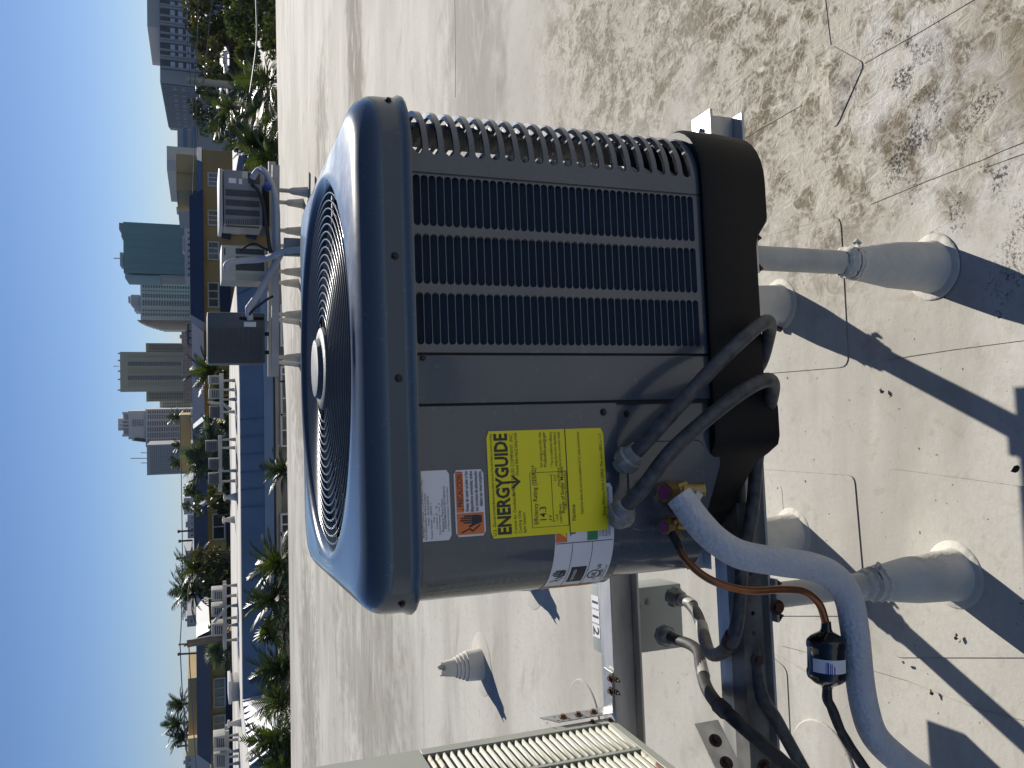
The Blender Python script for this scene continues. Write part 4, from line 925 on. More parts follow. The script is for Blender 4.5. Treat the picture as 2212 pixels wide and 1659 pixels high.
# front bracket of the old unit, on the slotted angle
FB = thing('angle_bracket', 'bright bent aluminium bracket with two dark bolts on the front rail', 'bracket', tuple(R3(-0.72, 0.12, 0.58)), YAW)
Fi = wm(FB)
P0 = Fi.inverted() @ A3(1548, 1556, 0.10); P1 = Fi.inverted() @ A3(1640, 1655, 0.03)
d_ = (P1-P0); d_.z = 0; d_.normalize(); n_ = Vector((d_.y, -d_.x, 0))
if (Fi.to_3x3() @ n_).y > 0: n_ = -n_
def fb(t, n, z): return Vector((P0.x, P0.y, 0)) + d_*t + n_*n + Vector((0, 0, z))
for sgn_ in (1,):
    m = MB(); z_ = P0.z
    m.add([fb(0, 0, z_), fb(0.26, 0, z_), fb(0.26, 0, z_+0.045), fb(0, 0, z_+0.045), fb(0, 0.002, z_), fb(0.26, 0.002, z_), fb(0.26, 0.002, z_+0.045), fb(0, 0.002, z_+0.045)], [(0,1,2,3),(4,5,6,7),(0,1,5,4),(1,2,6,5),(2,3,7,6),(3,0,4,7)])
    m.add([fb(0, -0.04, z_-0.002), fb(0.26, -0.04, z_-0.002), fb(0.26, 0.002, z_-0.002), fb(0, 0.002, z_-0.002), fb(0, -0.04, z_-0.0003), fb(0.26, -0.04, z_-0.0003), fb(0.26, 0.002, z_-0.0003), fb(0, 0.002, z_-0.0003)], [(0,1,2,3),(4,5,6,7),(0,1,5,4),(1,2,6,5),(2,3,7,6),(3,0,4,7)])
    m.build('bent_plate', zinc, FB)
    for t in (0.035, 0.075):
        m = MB(); bolt(m, fb(t, 0.002, z_+0.022), n_, 0.0065, 0.007); m.build('bolt', rust, FB, smooth=40)

# ================================================================ vent stacks, round patches and litter on the roof
def vent(px, hgt, label, r0=0.070, group='capped vent stacks on the roof'):
    p = gz(*px); o = thing('vent_pipe', label, 'vent pipe', (p.x, p.y, 0), 0, group); nn = 40
    prof = [(0.088, 0.004), (0.087, 0.02), (0.083, 0.075), (0.082, 0.082), (0.074, 0.084), (0.073, 0.100), (0.066, 0.102), (0.065, 0.118), (0.058, 0.120), (0.057, 0.133), (0.050, 0.135)]
    k = hgt/0.21
    m = MB(); m.lathe([(r, z*k) for r, z in prof], (0, 0, 0), nn); m.build('stepped_boot', bootM, o, smooth=35)
    m = MB(); rg = []
    for i in range(7):
        z = (0.134 + 0.062*i/6)*k; r = 0.050 - 0.010*i/6
        rg.append([Vector(((r+0.003*noise.noise(Vector((j*0.6, i*0.8, px[0]))))*math.cos(2*PI*j/nn), (r+0.003*noise.noise(Vector((j*0.6, i*0.8, px[0]))))*math.sin(2*PI*j/nn), z + (0.016*abs(noise.noise(Vector((j*0.55, 5, px[1])))) + (0.012 if j % 9 < 4 else -0.008) if i == 6 else 0))) for j in range(nn)])
    m.ring(rg); m.build('torn_sleeve', bootM, o, smooth=60)
    m = MB(); m.lathe([(0.0, 0.150*k), (0.029, 0.150*k), (0.029, 0.17*k)], (0, 0, 0), 20); m.build('pipe_opening', darkm, o)
    m = MB(); m.lathe([(0.175, 0.0), (0.175, 0.0012), (0.170, 0.0025), (0.06, 0.004)], (0, 0, 0), 56); m.build('flange_patch', ROOF, o, smooth=30)
    return o
vent((1040, 1434), 0.245, 'white stepped vent pipe with torn top on the open roof')
vent((1147, 1236), 0.20, 'white vent pipe hidden behind the grey unit except its rim and shadow')
q = gz(1262, 1548); m = MB(); m.lathe([(0.150, 0.0), (0.150, 0.004), (0.147, 0.006), (0, 0.006)], (q.x, q.y, 0), 48); m.build('round_patch', ROOF, roof)
q = gz(1778, 1660); m = MB(); m.lathe([(0.12, 0.0), (0.12, 0.004), (0.117, 0.006), (0, 0.006)], (q.x, q.y, 0), 40); m.build('round_patch', ROOF, roof)
for i, (px_, lab_) in enumerate((((1692, 712), 'rusty bolt head lying beside the rear pipe leg'), ((1600, 560), None))):
    if not lab_: continue
    p = gz(*px_); m = MB(); m.tube([(p.x, p.y, 0.008), (p.x+0.004, p.y, 0.022)], 0.0075, 8); m.tube([(p.x+0.004, p.y, 0.022), (p.x+0.0045, p.y, 0.024)], 0.0045, 8)
    tag(m.build('loose_bolt', rust, smooth=40), lab_, 'bolt')
leafm = mat('dead_leaf', (0.05, 0.035, 0.02), 0.8, var=0.3, scale=80)
def leaf(px_, r, seed, label):
    p = gz(*px_); rr = random.Random(seed); m = MB(); c = []
    for i in range(10):
        a = 2*PI*i/10; k = r*(0.35 + 0.65*abs(math.cos(a)))*(0.8+0.4*rr.random()); c.append(Vector((p.x + k*math.cos(a+seed), p.y + k*math.sin(a+seed)*0.7, 0.009 + 0.006*rr.random())))
    b0 = MB(); b0.ring([c, [v + Vector((0, 0, -0.0015)) for v in c]], True, True, True); tag(b0.build('dead_leaf', leafm), label, 'leaf', 'dead leaves on the roof')
leaf((1912, 845), 0.008, 1, 'small curled dead leaf on the clean membrane below the base')
leaf((2203, 1013), 0.011, 2, 'dark crumpled leaf at the lower edge between two shadows')
leaf((2074, 1375), 0.007, 3, 'reddish leaf between the two leg shadows')
leaf((2020, 1494), 0.007, 4, 'dark leaf scrap below the white insulated pipe')
leaf((1960, 1430), 0.006, 5, 'thin leaf scrap right beside the white insulated pipe')
# ================================================================ three condensers on a long rack at the far end of our roof
FY = 12.7
rackm = mat('white_painted_rack', (0.42, 0.41, 0.385), 0.5, var=0.1, scale=3)
greyc = mat('mid_grey_enamel', (0.20, 0.215, 0.23), 0.35, var=0.05, scale=2)
beigec = mat('pale_beige_enamel', (0.42, 0.43, 0.38), 0.45, var=0.08, scale=3)
darkc = mat('dark_slate_enamel', (0.06, 0.075, 0.09), 0.45, var=0.06, scale=3)
coilm = mat('dark_coil', (0.05, 0.055, 0.065), 0.6, var=0.3, scale=60)
RK = thing('equipment_rack', 'long white steel rack on pipe legs carrying the three distant condensers', 'equipment rack', tuple(gz(640, 620)))
def wb(m, a, b_, w, d):    # bar between two world points, w = thickness along view depth, d = height
    a = Vector(a); b_ = Vector(b_); t = (b_-a).normalized(); n = Vector((-t.y, t.x, 0)); u = Vector((0, 0, 1))
    m.ring([[p + n*w/2 + u*d/2, p - n*w/2 + u*d/2, p - n*w/2 - u*d/2, p + n*w/2 - u*d/2] for p in (a, b_)], True, True, True)
zr = 0.45
for X, Y, X2_, Y2_, dy in ((590, 325, 592, 480, 0.0), (589, 372, 596, 795, 0.5)): pass
a = gz(590, 322, zr); 
m = MB(); wb(m, Vector((3.25, 12.55, zr)), Vector((0.15, 13.05, zr)), 0.06, 0.10); m.build('rail', rackm, RK, True)
m = MB(); wb(m, Vector((3.05, 11.95, zr)), Vector((0.15, 12.40, zr)), 0.06, 0.10); m.build('rail', rackm, RK, True)
for X, Y in ((664, 415), (655, 440), (650, 500), (647, 533), (648, 588), (645, 612), (650, 680), (646, 692), (650, 772), (646, 783)):
    p = gz(X, Y); m = MB(); m.cyl((p.x, p.y, 0), (p.x, p.y, zr-0.05), 0.030, n=12); lg = m.build('leg', pipeM, RK, True, smooth=50)
    m = MB(); m.lathe([(0.078, 0.0), (0.074, 0.02), (0.058, 0.12), (0.05, 0.21), (0.040, 0.225), (0.040, 0.245)], (p.x, p.y, 0.0), 16); m.build('flashing_boot', bootM, lg, True, smooth=50)
def fbox(o, name, m_, Xa, Ya, Xb, Yb, y, dep, bev=0.01):
    p = at(Xa, Ya, y); q = at(Xb, Yb, y); m = MB(); m.box(min(p.x, q.x), max(p.x, q.x), y, y+dep, min(p.z, q.z), max(p.z, q.z)); return m.build(name, m_, o, True, bevel=bev)
# right: grey unit with coil guard panels
y = 12.3; D1 = 0.8
C1 = thing('air_conditioner', 'mid grey louvered condenser with white stickers, rightmost on the far rack', 'air conditioner', tuple(at(580, 425, y)), 0, 'condensers on the far rack')
fbox(C1, 'body', greyc, 482, 365, 572, 488, y, D1, 0.03); fbox(C1, 'lid', mat('light_grey_enamel', (0.36, 0.38, 0.40), 0.35), 472, 362, 482, 491, y-0.02, D1+0.04, 0.025); fbox(C1, 'base', black, 566, 400, 583, 490, y-0.012, D1+0.02, 0.02)
for Ya, Yb in ((408, 427), (430, 448), (451, 468)): fbox(C1, 'coil_panel', coilm, 487, Ya, 561, Yb, y-0.006, 0.02, 0.003)
for k in range(18): fbox(C1, 'louver', coilm, 488+4.1*k, 473, 490+4.1*k, 486, y-0.008, 0.02, 0) if k % 1 == 0 else None
for k in range(8): fbox(C1, 'slot', coilm, 487, 489.2+k*0.0, 560, 489.9, y-0.004, 0.02, 0) if k == 0 else None
fbox(C1, 'sticker', paper, 494, 384, 510, 396, y-0.004, 0.003, 0); fbox(C1, 'sticker', paper, 516, 386, 523, 398, y-0.004, 0.003, 0); fbox(C1, 'sticker', mat('cream_sticker', (0.5, 0.5, 0.4), 0.5), 523, 370, 535, 386, y-0.004, 0.003, 0)
fbox(C1, 'service_panel', coilm, 536, 372, 562, 398, y-0.005, 0.02, 0.003)
# middle: beige unit
C2 = thing('air_conditioner', 'weathered beige condenser with bandaged pipe climbing its face on the far rack', 'air conditioner', tuple(at(575, 565, y)), 0, 'condensers on the far rack')
fbox(C2, 'body', beigec, 478, 529, 575, 608, y, 0.75, 0.012)
for Ya, Yb in ((536, 551), (553.5, 586)): fbox(C2, 'coil_panel', coilm, 509, Ya, 571, Yb, y-0.006, 0.02, 0.002)
for k in range(4): fbox(C2, 'slot', coilm, 509, 592+4*k, 570, 594.2+4*k, y-0.006, 0.02, 0)
fbox(C2, 'sticker', paper, 485, 563, 499, 568, y-0.004, 0.003, 0); fbox(C2, 'handle', coilm, 484, 535, 487, 551, y-0.008, 0.02, 0)
# left: dark unit with fine grid
C3 = thing('air_conditioner', 'dark slate condenser with fine grille and white tag, leftmost on the far rack', 'air conditioner', tuple(at(575, 730, y)), 0, 'condensers on the far rack')
fbox(C3, 'body', darkc, 447, 673, 574, 786, y, 0.8, 0.035)
for k in range(11): fbox(C3, 'coil_panel', coilm, 453.5+10.6*k, 708, 462.3+10.6*k, 784, y-0.005, 0.02, 0)
for k in range(26): fbox(C3, 'grille_bar', darkc, 453, 709.5+2.9*k, 569, 710.1+2.9*k, y-0.008, 0.006, 0)
fbox(C3, 'sticker', paper, 527, 695, 553, 706, y-0.004, 0.003, 0); fbox(C3, 'panel_gap', black, 517, 684, 570, 692, y-0.004, 0.02, 0)
for Y in (717, 757): fbox(C3, 'foot', black, 574, Y, 581, Y+8, y, 0.1, 0)
wrapm = mat('white_pipe_bandage', (0.40, 0.42, 0.46), 0.6, col2=(0.44, 0.46, 0.50), scale=9, bump=0.4, bscale=30)
def pipe(name, label, pts, r, m_, cat='pipe', grp='pipes of the far condensers'):
    p = smoothpath([at(*q) for q in pts], 6); o = thing(name, label, cat, tuple(p[0]), 0, grp); m = MB(); m.tube(p, r, 10); m.build('pipe', m_, o, True, smooth=60); return o
pipe('bandaged_pipe', 'white bandaged pipe hooking over the rail beside the grey condenser', [(545, 385, 12.2), (553, 372, 12.15), (562, 366, 12.1), (573, 372, 12.0), (584, 390, 11.9), (594, 420, 11.85), (598, 455, 11.85), (599, 500, 11.85), (601, 560, 11.9)], 0.042, wrapm)
pipe('bandaged_pipe', 'white bandaged pipe dropping down the beige condenser to the roof', [(492, 585, 12.1), (489, 575, 12.05), (496, 568, 12.05), (520, 563, 12.05), (560, 561, 12.0), (590, 553, 11.8), (605, 545, 11.7), (640, 540, 11.5), (670, 540, 11.3)], 0.045, wrapm)
pipe('bandaged_pipe', 'white bandaged pipe rising diagonally to the dark slate condenser', [(606, 549, 11.9), (595, 570, 12.1), (575, 605, 12.15), (555, 640, 12.15), (541, 660, 12.15), (537, 668, 12.15), (540, 690, 12.2)], 0.048, wrapm)
cabm = mat('dark_cable', (0.02, 0.021, 0.024), 0.6)
pipe('cable', 'dark cable sagging from the dark slate condenser to the rack', [(532, 690, 12.2), (545, 672, 12.1), (562, 658, 12.05), (580, 645, 12.0), (590, 640, 12.0)], 0.017, cabm, 'cable')
pipe('cable', 'dark cable arching beside the beige condenser edge', [(520, 541, 12.2), (535, 530, 12.15), (552, 527, 12.1), (566, 534, 12.05), (590, 545, 12.0), (600, 552, 11.9)], 0.017, cabm, 'cable')
pipe('cable', 'dark cable bundle lying along the rack under the grey condenser', [(545, 400, 12.2), (558, 412, 12.0), (568, 440, 11.9), (575, 480, 11.9), (580, 520, 11.9), (585, 545, 11.85)], 0.026, cabm, 'cable')
o = thing('filter_drier', 'small blue drier hanging under the grey far condenser', 'filter drier', tuple(at(578, 400, 11.8))); m = MB(); m.tube([at(570, 397, 11.8), at(573, 399, 11.8), at(582, 407, 11.8), at(585, 409, 11.8)], [0.02, 0.055, 0.055, 0.02], 14); m.build('canister', mat('blue_paint', (0.02, 0.05, 0.25), 0.3), o, True, smooth=40)
p = at(634, 533, 11.6); m = MB(); m.box(p.x-0.12, p.x+0.12, 11.6, 11.7, p.z-0.12, p.z+0.12); o = thing('junction_box', 'dark grey junction box on the cables between the far legs', 'junction box', tuple(p)); m.build('box', greyc, o, True, bevel=0.01)

# ================================================================ blue building next door
bluem = mat('blue_metal_mansard', (0.115, 0.185, 0.28), 0.42, col2=(0.095, 0.155, 0.24), scale=0.9, stretch=(1.5, 1.5, 0.25), spec=0.4)
bluel = mat('pale_blue_band', (0.145, 0.225, 0.335), 0.45, var=0.08, scale=1.2)
white_roof = mat('weathered_white_roof', (0.66, 0.64, 0.60), 0.85, spec=0.1, col2=(0.40, 0.385, 0.35), scale=0.55, stretch=(0.45, 1.2, 1), lo=0.45, hi=0.70, detail=5)
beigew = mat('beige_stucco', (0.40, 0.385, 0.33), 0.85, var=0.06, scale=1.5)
glassd = mat('dark_window_glass', (0.035, 0.05, 0.055), 0.08, var=0.5, scale=0.8, spec=0.6)
whitef = mat('white_frame', (0.62, 0.62, 0.60), 0.5)
BZ = 0.41
BB = thing('blue_building', 'long low building with blue metal mansard and flat white roof beyond ours', 'building', (0, 24, -7.2))
FR = [gz(510, 606, BZ), gz(517, 830, BZ), gz(523.5, 1512, BZ), gz(538, 1655, BZ)]
FR.append(FR[3] + Vector((-14, -0.6, 0)))
BK = [Vector((-26, 31.0, BZ)), Vector((-10.5, 31.5, BZ)), Vector((-0.7, 32.0, BZ)), Vector((2.5, 30.2, BZ))]
m = MB(); allp = FR + BK; m.ring([[Vector((p.x, p.y, BZ-0.10)) for p in allp], allp], True, False, True); m.build('flat_roof', white_roof, BB, True)
def offs(P, d):
    out = []
    for i, p in enumerate(P):
        a = P[max(i-1, 0)]; b_ = P[min(i+1, len(P)-1)]; t = (b_-a); t.z = 0; t.normalize(); out.append(p + Vector((t.y, -t.x, 0))*(-d))
    return out
base = [FR[0]+Vector((0.4, 5, 0))] + FR
def lvl(d, z):
    return [Vector((q.x, q.y, z)) for q in offs(base, d)]
z1b, z2b, z3b, z4b = -0.21, -0.44, -0.53, -0.66
m = MB(); m.ring([lvl(0.01, BZ-0.02), lvl(0.38, z1b)], close=False); m.build('mansard', bluem, BB, True)
m = MB(); m.ring([lvl(0.40, z1b+0.01), lvl(0.44, z2b)], close=False); m.build('mansard_band', bluel, BB, True)
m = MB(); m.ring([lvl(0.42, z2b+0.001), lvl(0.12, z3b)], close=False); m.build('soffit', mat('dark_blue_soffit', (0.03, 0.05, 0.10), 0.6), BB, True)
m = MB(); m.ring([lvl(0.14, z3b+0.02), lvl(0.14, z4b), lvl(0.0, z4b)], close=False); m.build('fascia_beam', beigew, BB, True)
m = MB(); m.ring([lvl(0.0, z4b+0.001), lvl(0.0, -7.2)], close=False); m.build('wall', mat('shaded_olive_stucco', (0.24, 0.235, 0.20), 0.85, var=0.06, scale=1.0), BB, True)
rib = mat('mansard_seam', (0.075, 0.12, 0.22), 0.45)
A_ = lvl(0.0, BZ); B_ = lvl(0.38, z1b)
for i in range(1, len(base)-1):
    L_ = (A_[i+1]-A_[i]).length; n_ = int(L_/0.46)
    for k in range(1, n_):
        if i in (1, 2) and noise.noise(Vector((i*3.1, k*0.17, 0.5))) < -0.05: continue
        t = k/n_; a = A_[i].lerp(A_[i+1], t); b_ = B_[i].lerp(B_[i+1], t); tg = (A_[i+1]-A_[i]).normalized()*0.012; nr = Vector((tg.y, -tg.x, 0)).normalized()*-0.022
        a = a + nr*0.6; b_ = b_ + nr
        m = MB(); m.ring([[a - tg, a - tg + nr, a + tg + nr, a + tg], [b_ - tg, b_ - tg + nr, b_ + tg + nr, b_ + tg]], True, True, True); m.build('standing_seam', rib, BB, True)
facet = mat('sun_glare_roof', (0.62, 0.65, 0.70), 0.5, spec=0.3)  # sun glare on the blue mansard, put into a pale base colour
T0, T1 = FR[2] + Vector((0.02, 0, -0.015)), FR[3] + Vector((0.02, 0, -0.015)); E0 = at(590, 1496, 23.5); E1 = at(604, 1592, 20.75); E1.z = E0.z = -0.46
m = MB(); m.add([T0, T1, E1, E0, T0 - Vector((0, 0, .05)), T1 - Vector((0, 0, .05)), E1 - Vector((0, 0, .05)), E0 - Vector((0, 0, .05))], [(0, 1, 2, 3), (7, 6, 5, 4), (0, 4, 5, 1), (1, 5, 6, 2), (2, 6, 7, 3), (3, 7, 4, 0)]); m.build('lit_mansard', facet, BB, True)
m = MB(); m.ring([[E0 + Vector((0.05, 0, 0)), E1 + Vector((0.05, 0, 0))], [E0 + Vector((0.02, 0, -0.28)), E1 + Vector((0.02, 0, -0.28))], [E0 + Vector((-0.3, 0, -0.30)), E1 + Vector((-0.3, 0, -0.30))]], close=False); m.build('lit_fascia', mat('sunlit_fascia', (0.62, 0.58, 0.50), 0.7), BB, True)  # lit stretch of the beige fascia, sunlight painted in as a paler tone
for k in range(10):
    t = (k+0.5)/10; a = T0.lerp(T1, t); b_ = E0.lerp(E1, t); nr = (T1-T0).cross(E0-T0).normalized(); nr = nr if nr.z > 0 else -nr; tg = (T1-T0).normalized()*0.018
    m = MB(); m.ring([[a - tg, a - tg + nr*0.05, a + tg + nr*0.05, a + tg], [b_ - tg, b_ - tg + nr*0.05, b_ + tg + nr*0.05, b_ + tg]], True, True, True); m.build('standing_seam', mat('grey_seam', (0.28, 0.29, 0.31), 0.5), BB, True)
def bwin(X0, X1, Ya, Yb, y, par, panes=2, vert=True, depth=0.08, fm=None, gm=None, fw_=0.05):
    a = at(X0, Ya, y); b_ = at(X1, Yb, y); x0, x1 = min(a.x, b_.x), max(a.x, b_.x); z0, z1 = min(a.z, b_.z), max(a.z, b_.z)
    m = MB(); m.box(x0, x1, y-depth, y-depth+0.02, z0, z1)
    g_ = MB(); fw2 = fw_
    fr = MB()
    fr.box(x0-fw2, x1+fw2, y-depth-0.03, y, z1, z1+fw2); fr.box(x0-fw2, x1+fw2, y-depth-0.03, y, z0-fw2, z0); fr.box(x0-fw2, x0, y-depth-0.03, y, z0+0.001, z1-0.001); fr.box(x1, x1+fw2, y-depth-0.03, y, z0+0.001, z1-0.001)
    for k in range(1, panes): xm = x0 + (x1-x0)*k/panes; fr.box(xm-fw2*0.4, xm+fw2*0.4, y-depth-0.025, y-depth-0.001, z0+0.001, z1-0.001)
    f = fr.build('window', fm or whitef, par, True); m.build('pane', gm or glassd, f, True); return f
for Ya, Yb, pn in ((795, 822, 2), (826, 894, 2), (897, 960, 2), (1112, 1150, 2), (1152, 1230, 2), (700, 745, 1), (662, 690, 1)): bwin(609, 640, Ya, Yb, 23.85, BB, pn)
# things standing on the blue building's roof
def roofy(X, Y): return gz(X, Y, BZ)
units = [((450, 475), (811, 830), 1), ((451, 475), (840, 862), 1), ((453, 475), (878, 903), 2), ((444, 470), (953, 975), 2), ((451, 473), (992, 1014), 2), ((450, 473), (1024, 1047), 2), ((457, 482), (1275, 1297), 0), ((457, 482), (1310, 1331), 0), ((457, 483), (1349, 1373), 0), ((461, 487), (1592, 1617), 0), ((462, 488), (1629, 1659), 0)]
desc = ['pale boxy condenser with dark grille on the blue building roof nearest the slate unit', 'pale boxy condenser with a pipe bent over its side on the blue building roof', 'slim dark condenser with a white bundle on top on the blue building roof', 'square dark condenser in front of the blue fan palm', 'plain grey condenser back between two dark ones on the blue building roof', 'square dark condenser next to the green bushy tree on the blue building roof', 'pale condenser nearest the tall leaning palms on the blue building roof', 'pale condenser between two alike ones left of the leaning palms', 'pale condenser beside the brown utility pole foot', 'pale condenser with a white duct to its side near the sunlit seamed facet', 'pale condenser at the left picture edge on the blue building roof']
cols_ = [mat('pale_condenser_paint', (0.38, 0.38, 0.355), 0.5), mat('grey_condenser_paint', (0.30, 0.31, 0.31), 0.5), mat('slate_condenser_paint', (0.09, 0.10, 0.12), 0.5)]
UYD = 26.6
for ((Xa, Xb), (Ya, Yb), c_), ds in zip(units, desc):
    p = at(Xb, (Ya+Yb)/2, UYD); o = thing('air_conditioner', ds, 'air conditioner', tuple(p), 0, 'small condensers on the blue building roof')
    fbox(o, 'body', cols_[c_], Xa, Ya, Xb, Yb, UYD, 0.55, 0.02); w_ = Yb-Ya
    for k in range(4): fbox(o, 'slot', coilm, Xa+7+ (Xb-Xa-8)/4*k, Ya+3, Xa+7+(Xb-Xa-8)/4*(k+0.62), Yb-3, UYD-0.012, 0.02, 0)
for (Ya, Yb, Xr, legs, lab) in ((806, 905, 477, (822, 842, 863, 890), 'white pipe rack under the three grey condensers by the dark slate unit'), (942, 1062, 474, (950, 968, 1018, 1040), 'white pipe rack under the square dark condensers'), (1262, 1402, 484, (1266, 1288, 1310, 1336, 1352, 1384), 'white pipe rack under the three pale condensers by the brown pole'), (1578, 1664, 489, (1590, 1600, 1625, 1636, 1652), 'white pipe rack at the left picture edge')):
    o = thing('equipment_rack', lab, 'equipment rack', tuple(at(Xr, (Ya+Yb)/2, UYD)), 0, 'racks on the blue building roof')
    a = at(Xr+2, Ya, UYD+0.1); b_ = at(Xr+2, Yb, UYD+0.1); m = MB(); wb(m, a, b_, 0.08, 0.10); m.build('rail', rackm, o, True)
    m = MB(); wb(m, a+Vector((0, 0.45, 0)), b_+Vector((0, 0.45, 0)), 0.08, 0.10); m.build('rail', rackm, o, True)
    for i, Y in enumerate(legs):
        p = at(Xr+2, Y, UYD+0.1 + 0.45*(i % 2)); m = MB(); m.cyl((p.x, p.y, BZ), (p.x, p.y, p.z), 0.035, 0.03, n=8); m.lathe([(0.06, BZ), (0.04, BZ+0.16)], (p.x, p.y, 0), 10); m.build('leg', rackm, o, True, smooth=60)
for ds, pts, r in (('white duct pipe bent over the second grey condenser', [(452, 866), (455, 870), (480, 872), (490, 880), (500, 884)], 0.045), ('white duct pipe along the pale condenser near the sunlit facet', [(462, 1620), (480, 1618), (490, 1618), (500, 1625)], 0.05), ('slanting grey duct between the pale condensers and the pole', [(462, 1345), (480, 1322), (490, 1310)], 0.05)):
    p = smoothpath([at(X, Y, UYD-0.15) for X, Y in pts], 4); o = thing('duct_pipe', ds, 'pipe', tuple(p[0]), 0, 'ducts on the blue building roof'); m = MB(); m.tube(p, r, 8); m.build('pipe', rackm, o, True, smooth=60)
p = gz(517, 1490, BZ); o = thing('roof_hatch', 'low white lidded box at the edge of the blue building roof', 'roof hatch', tuple(p))
a = at(503, 1474, p.y); b_ = at(518, 1514, p.y); m = MB(); m.box(b_.x, a.x, p.y, p.y+0.9, BZ, BZ+0.24); m.build('curb', rackm, o, True, bevel=0.02)
m = MB(); m.box(b_.x-0.05, a.x+0.05, p.y-0.05, p.y+0.95, BZ+0.22, BZ+0.30); m.build('lid', whitef, o, True, bevel=0.02)
for (X, Y), lab in (((511, 1073), 'small white vent stub on the blue building roof near the bushy tree'), ((507, 1122), 'small grey vent stub on the blue building roof below the dark window'), ((521, 1560), 'grey T shaped vent at the roof edge over the sunlit facet')):
    p = gz(X, Y, BZ); o = thing('roof_vent', lab, 'roof vent', (p.x, p.y, BZ), 0, 'vent stubs on the blue building roof'); m = MB(); m.lathe([(0.13, 0), (0.07, 0.22), (0.06, 0.30), (0.11, 0.31), (0.11, 0.36), (0, 0.38)], (0, 0, 0), 12); m.build('stub', bootM, o, smooth=40)
# ================================================================ yellow apartment blocks behind
yel = mat('ochre_stucco', (0.46, 0.35, 0.15), 0.85, var=0.08, scale=0.5)
tan = mat('tan_stucco', (0.50, 0.36, 0.17), 0.85, var=0.06, scale=0.4)
slate = mat('slate_blue_mansard', (0.042, 0.062, 0.098), 0.6, var=0.10, scale=0.5, stretch=(2, 2, 0.3))
slatel = mat('pale_blue_and_lit_mansard', (0.17, 0.22, 0.30), 0.6, var=0.06, scale=0.6)  # on the paler roofs, stronger light is put into this slate colour
trimw = mat('white_trim_and_lit_hip', (0.62, 0.60, 0.58), 0.6)
curt = mat('curtained_glass', (0.16, 0.19, 0.19), 0.2, var=0.5, scale=1.5)
def block(o, name, m_, X0, X1, Ya, Yb, y, dep, zb=None, bev=0):
    a = at(X0, Ya, y); b_ = at(X1, Yb, y); m = MB(); m.box(min(a.x, b_.x), max(a.x, b_.x), y, y+dep, (min(a.z, b_.z) if zb is None else zb), max(a.z, b_.z)); return m.build(name, m_, o, True, bevel=bev)
def mansard(o, name, m_, Xt, Xb, Ya, Yb, y, dep, out=1.2, e0=0.0, e1=0.0, back=True):
    """sloping roof band: ridge line at Xt set back, eave at Xb pushed out; e0/e1 = how much the ends slope (px)"""
    a = at(Xt, Ya+e0, y); b_ = at(Xt, Yb-e1, y); c_ = at(Xb, Ya, y-out); d_ = at(Xb, Yb, y-out)
    zt = (a.z+b_.z)/2; zb = (c_.z+d_.z)/2; m = MB()
    xr0, xr1 = a.x, b_.x; xe0, xe1 = c_.x, d_.x
    P_ = [Vector((xr0, y, zt)), Vector((xr1, y, zt)), Vector((xe1, y-out, zb)), Vector((xe0, y-out, zb))]
    Q_ = [Vector((xr0, y+dep, zt)), Vector((xr1, y+dep, zt)), Vector((xe1, y+dep+out, zb)), Vector((xe0, y+dep+out, zb))]
    m.add(P_+Q_, [(0, 1, 2, 3), (7, 6, 5, 4), (0, 4, 5, 1), (0, 3, 7, 4), (1, 5, 6, 2), (3, 2, 6, 7)])
    return m.build(name, m_, o, True)
G1 = -7.2
YA = thing('yellow_building', 'ochre block with dark blue roof behind the three far condensers', 'building', tuple(at(560, 550, 50)), 0, 'ochre apartment blocks')
block(YA, 'wall', yel, 436, 560, 322, 700, 50, 9, G1); mansard(YA, 'roof', slate, 410, 440, 409, 697, 50.2, 6, 1.0, 14, 18)
for Ya, Yb in ((375, 402), (456, 486), (524, 560), (612, 662)): bwin(451, 471, Ya, Yb, 49.95, YA, 3, gm=curt if Ya in (524, 375) else glassd, depth=0.05, fw_=0.07)
for Xa, Xb, Ya, Yb in ((476, 499, 463, 512), (531, 555, 470, 512), (476, 499, 611, 690)): mansard(YA, 'lower_roof', slate, Xa, Xb, Ya, Yb, 49.9, 0.3, 0.9)
bwin(500, 515, 486, 505, 49.9, YA, 1, depth=0.05, fw_=0.06)
mansard(YA, 'parapet_band', slatel, 426, 436, 318, 420, 50.1, 1, 0.4)
YT = thing('tan_tower_block', 'plain tan stair block rising above the right end of the ochre building', 'building', tuple(at(430, 372, 51.5)))
block(YT, 'wall', tan, 381, 430, 332, 413, 51.5, 6, G1); block(YT, 'coping', trimw, 379.5, 381.5, 331.5, 413.5, 51.4, 6.2); block(YT, 'pilaster', tan, 382, 428, 372, 374.5, 51.35, 0.2)
WB0 = thing('white_block', 'small white building just right of the tan stair block', 'building', tuple(at(400, 343, 70)))
block(WB0, 'wall', mat('white_stucco', (0.60, 0.60, 0.58), 0.8, var=0.05, scale=0.2), 360, 440, 315, 372, 70, 12, G1); block(WB0, 'side_wall', mat('pale_blue_stucco', (0.42, 0.46, 0.55), 0.8), 361, 440, 346, 372.4, 69.9, 0.2, G1)
YB_ = thing('yellow_building', 'ochre block with paler lit blue roof between the two dark roofed ones', 'building', tuple(at(500, 800, 58)), 0, 'ochre apartment blocks')
block(YB_, 'wall', yel, 438, 560, 690, 925, 58, 9, G1); mansard(YB_, 'roof', slatel, 415, 441, 688, 925, 58.2, 6, 1.2, 8, 0)
o = block(YB_, 'parapet', tan, 388, 412, 896, 1018, 60, 5, None)
YC = thing('yellow_building', 'ochre block with dark blue roof and white hip line behind the bushy tree', 'building', tuple(at(500, 1100, 46)), 0, 'ochre apartment blocks')
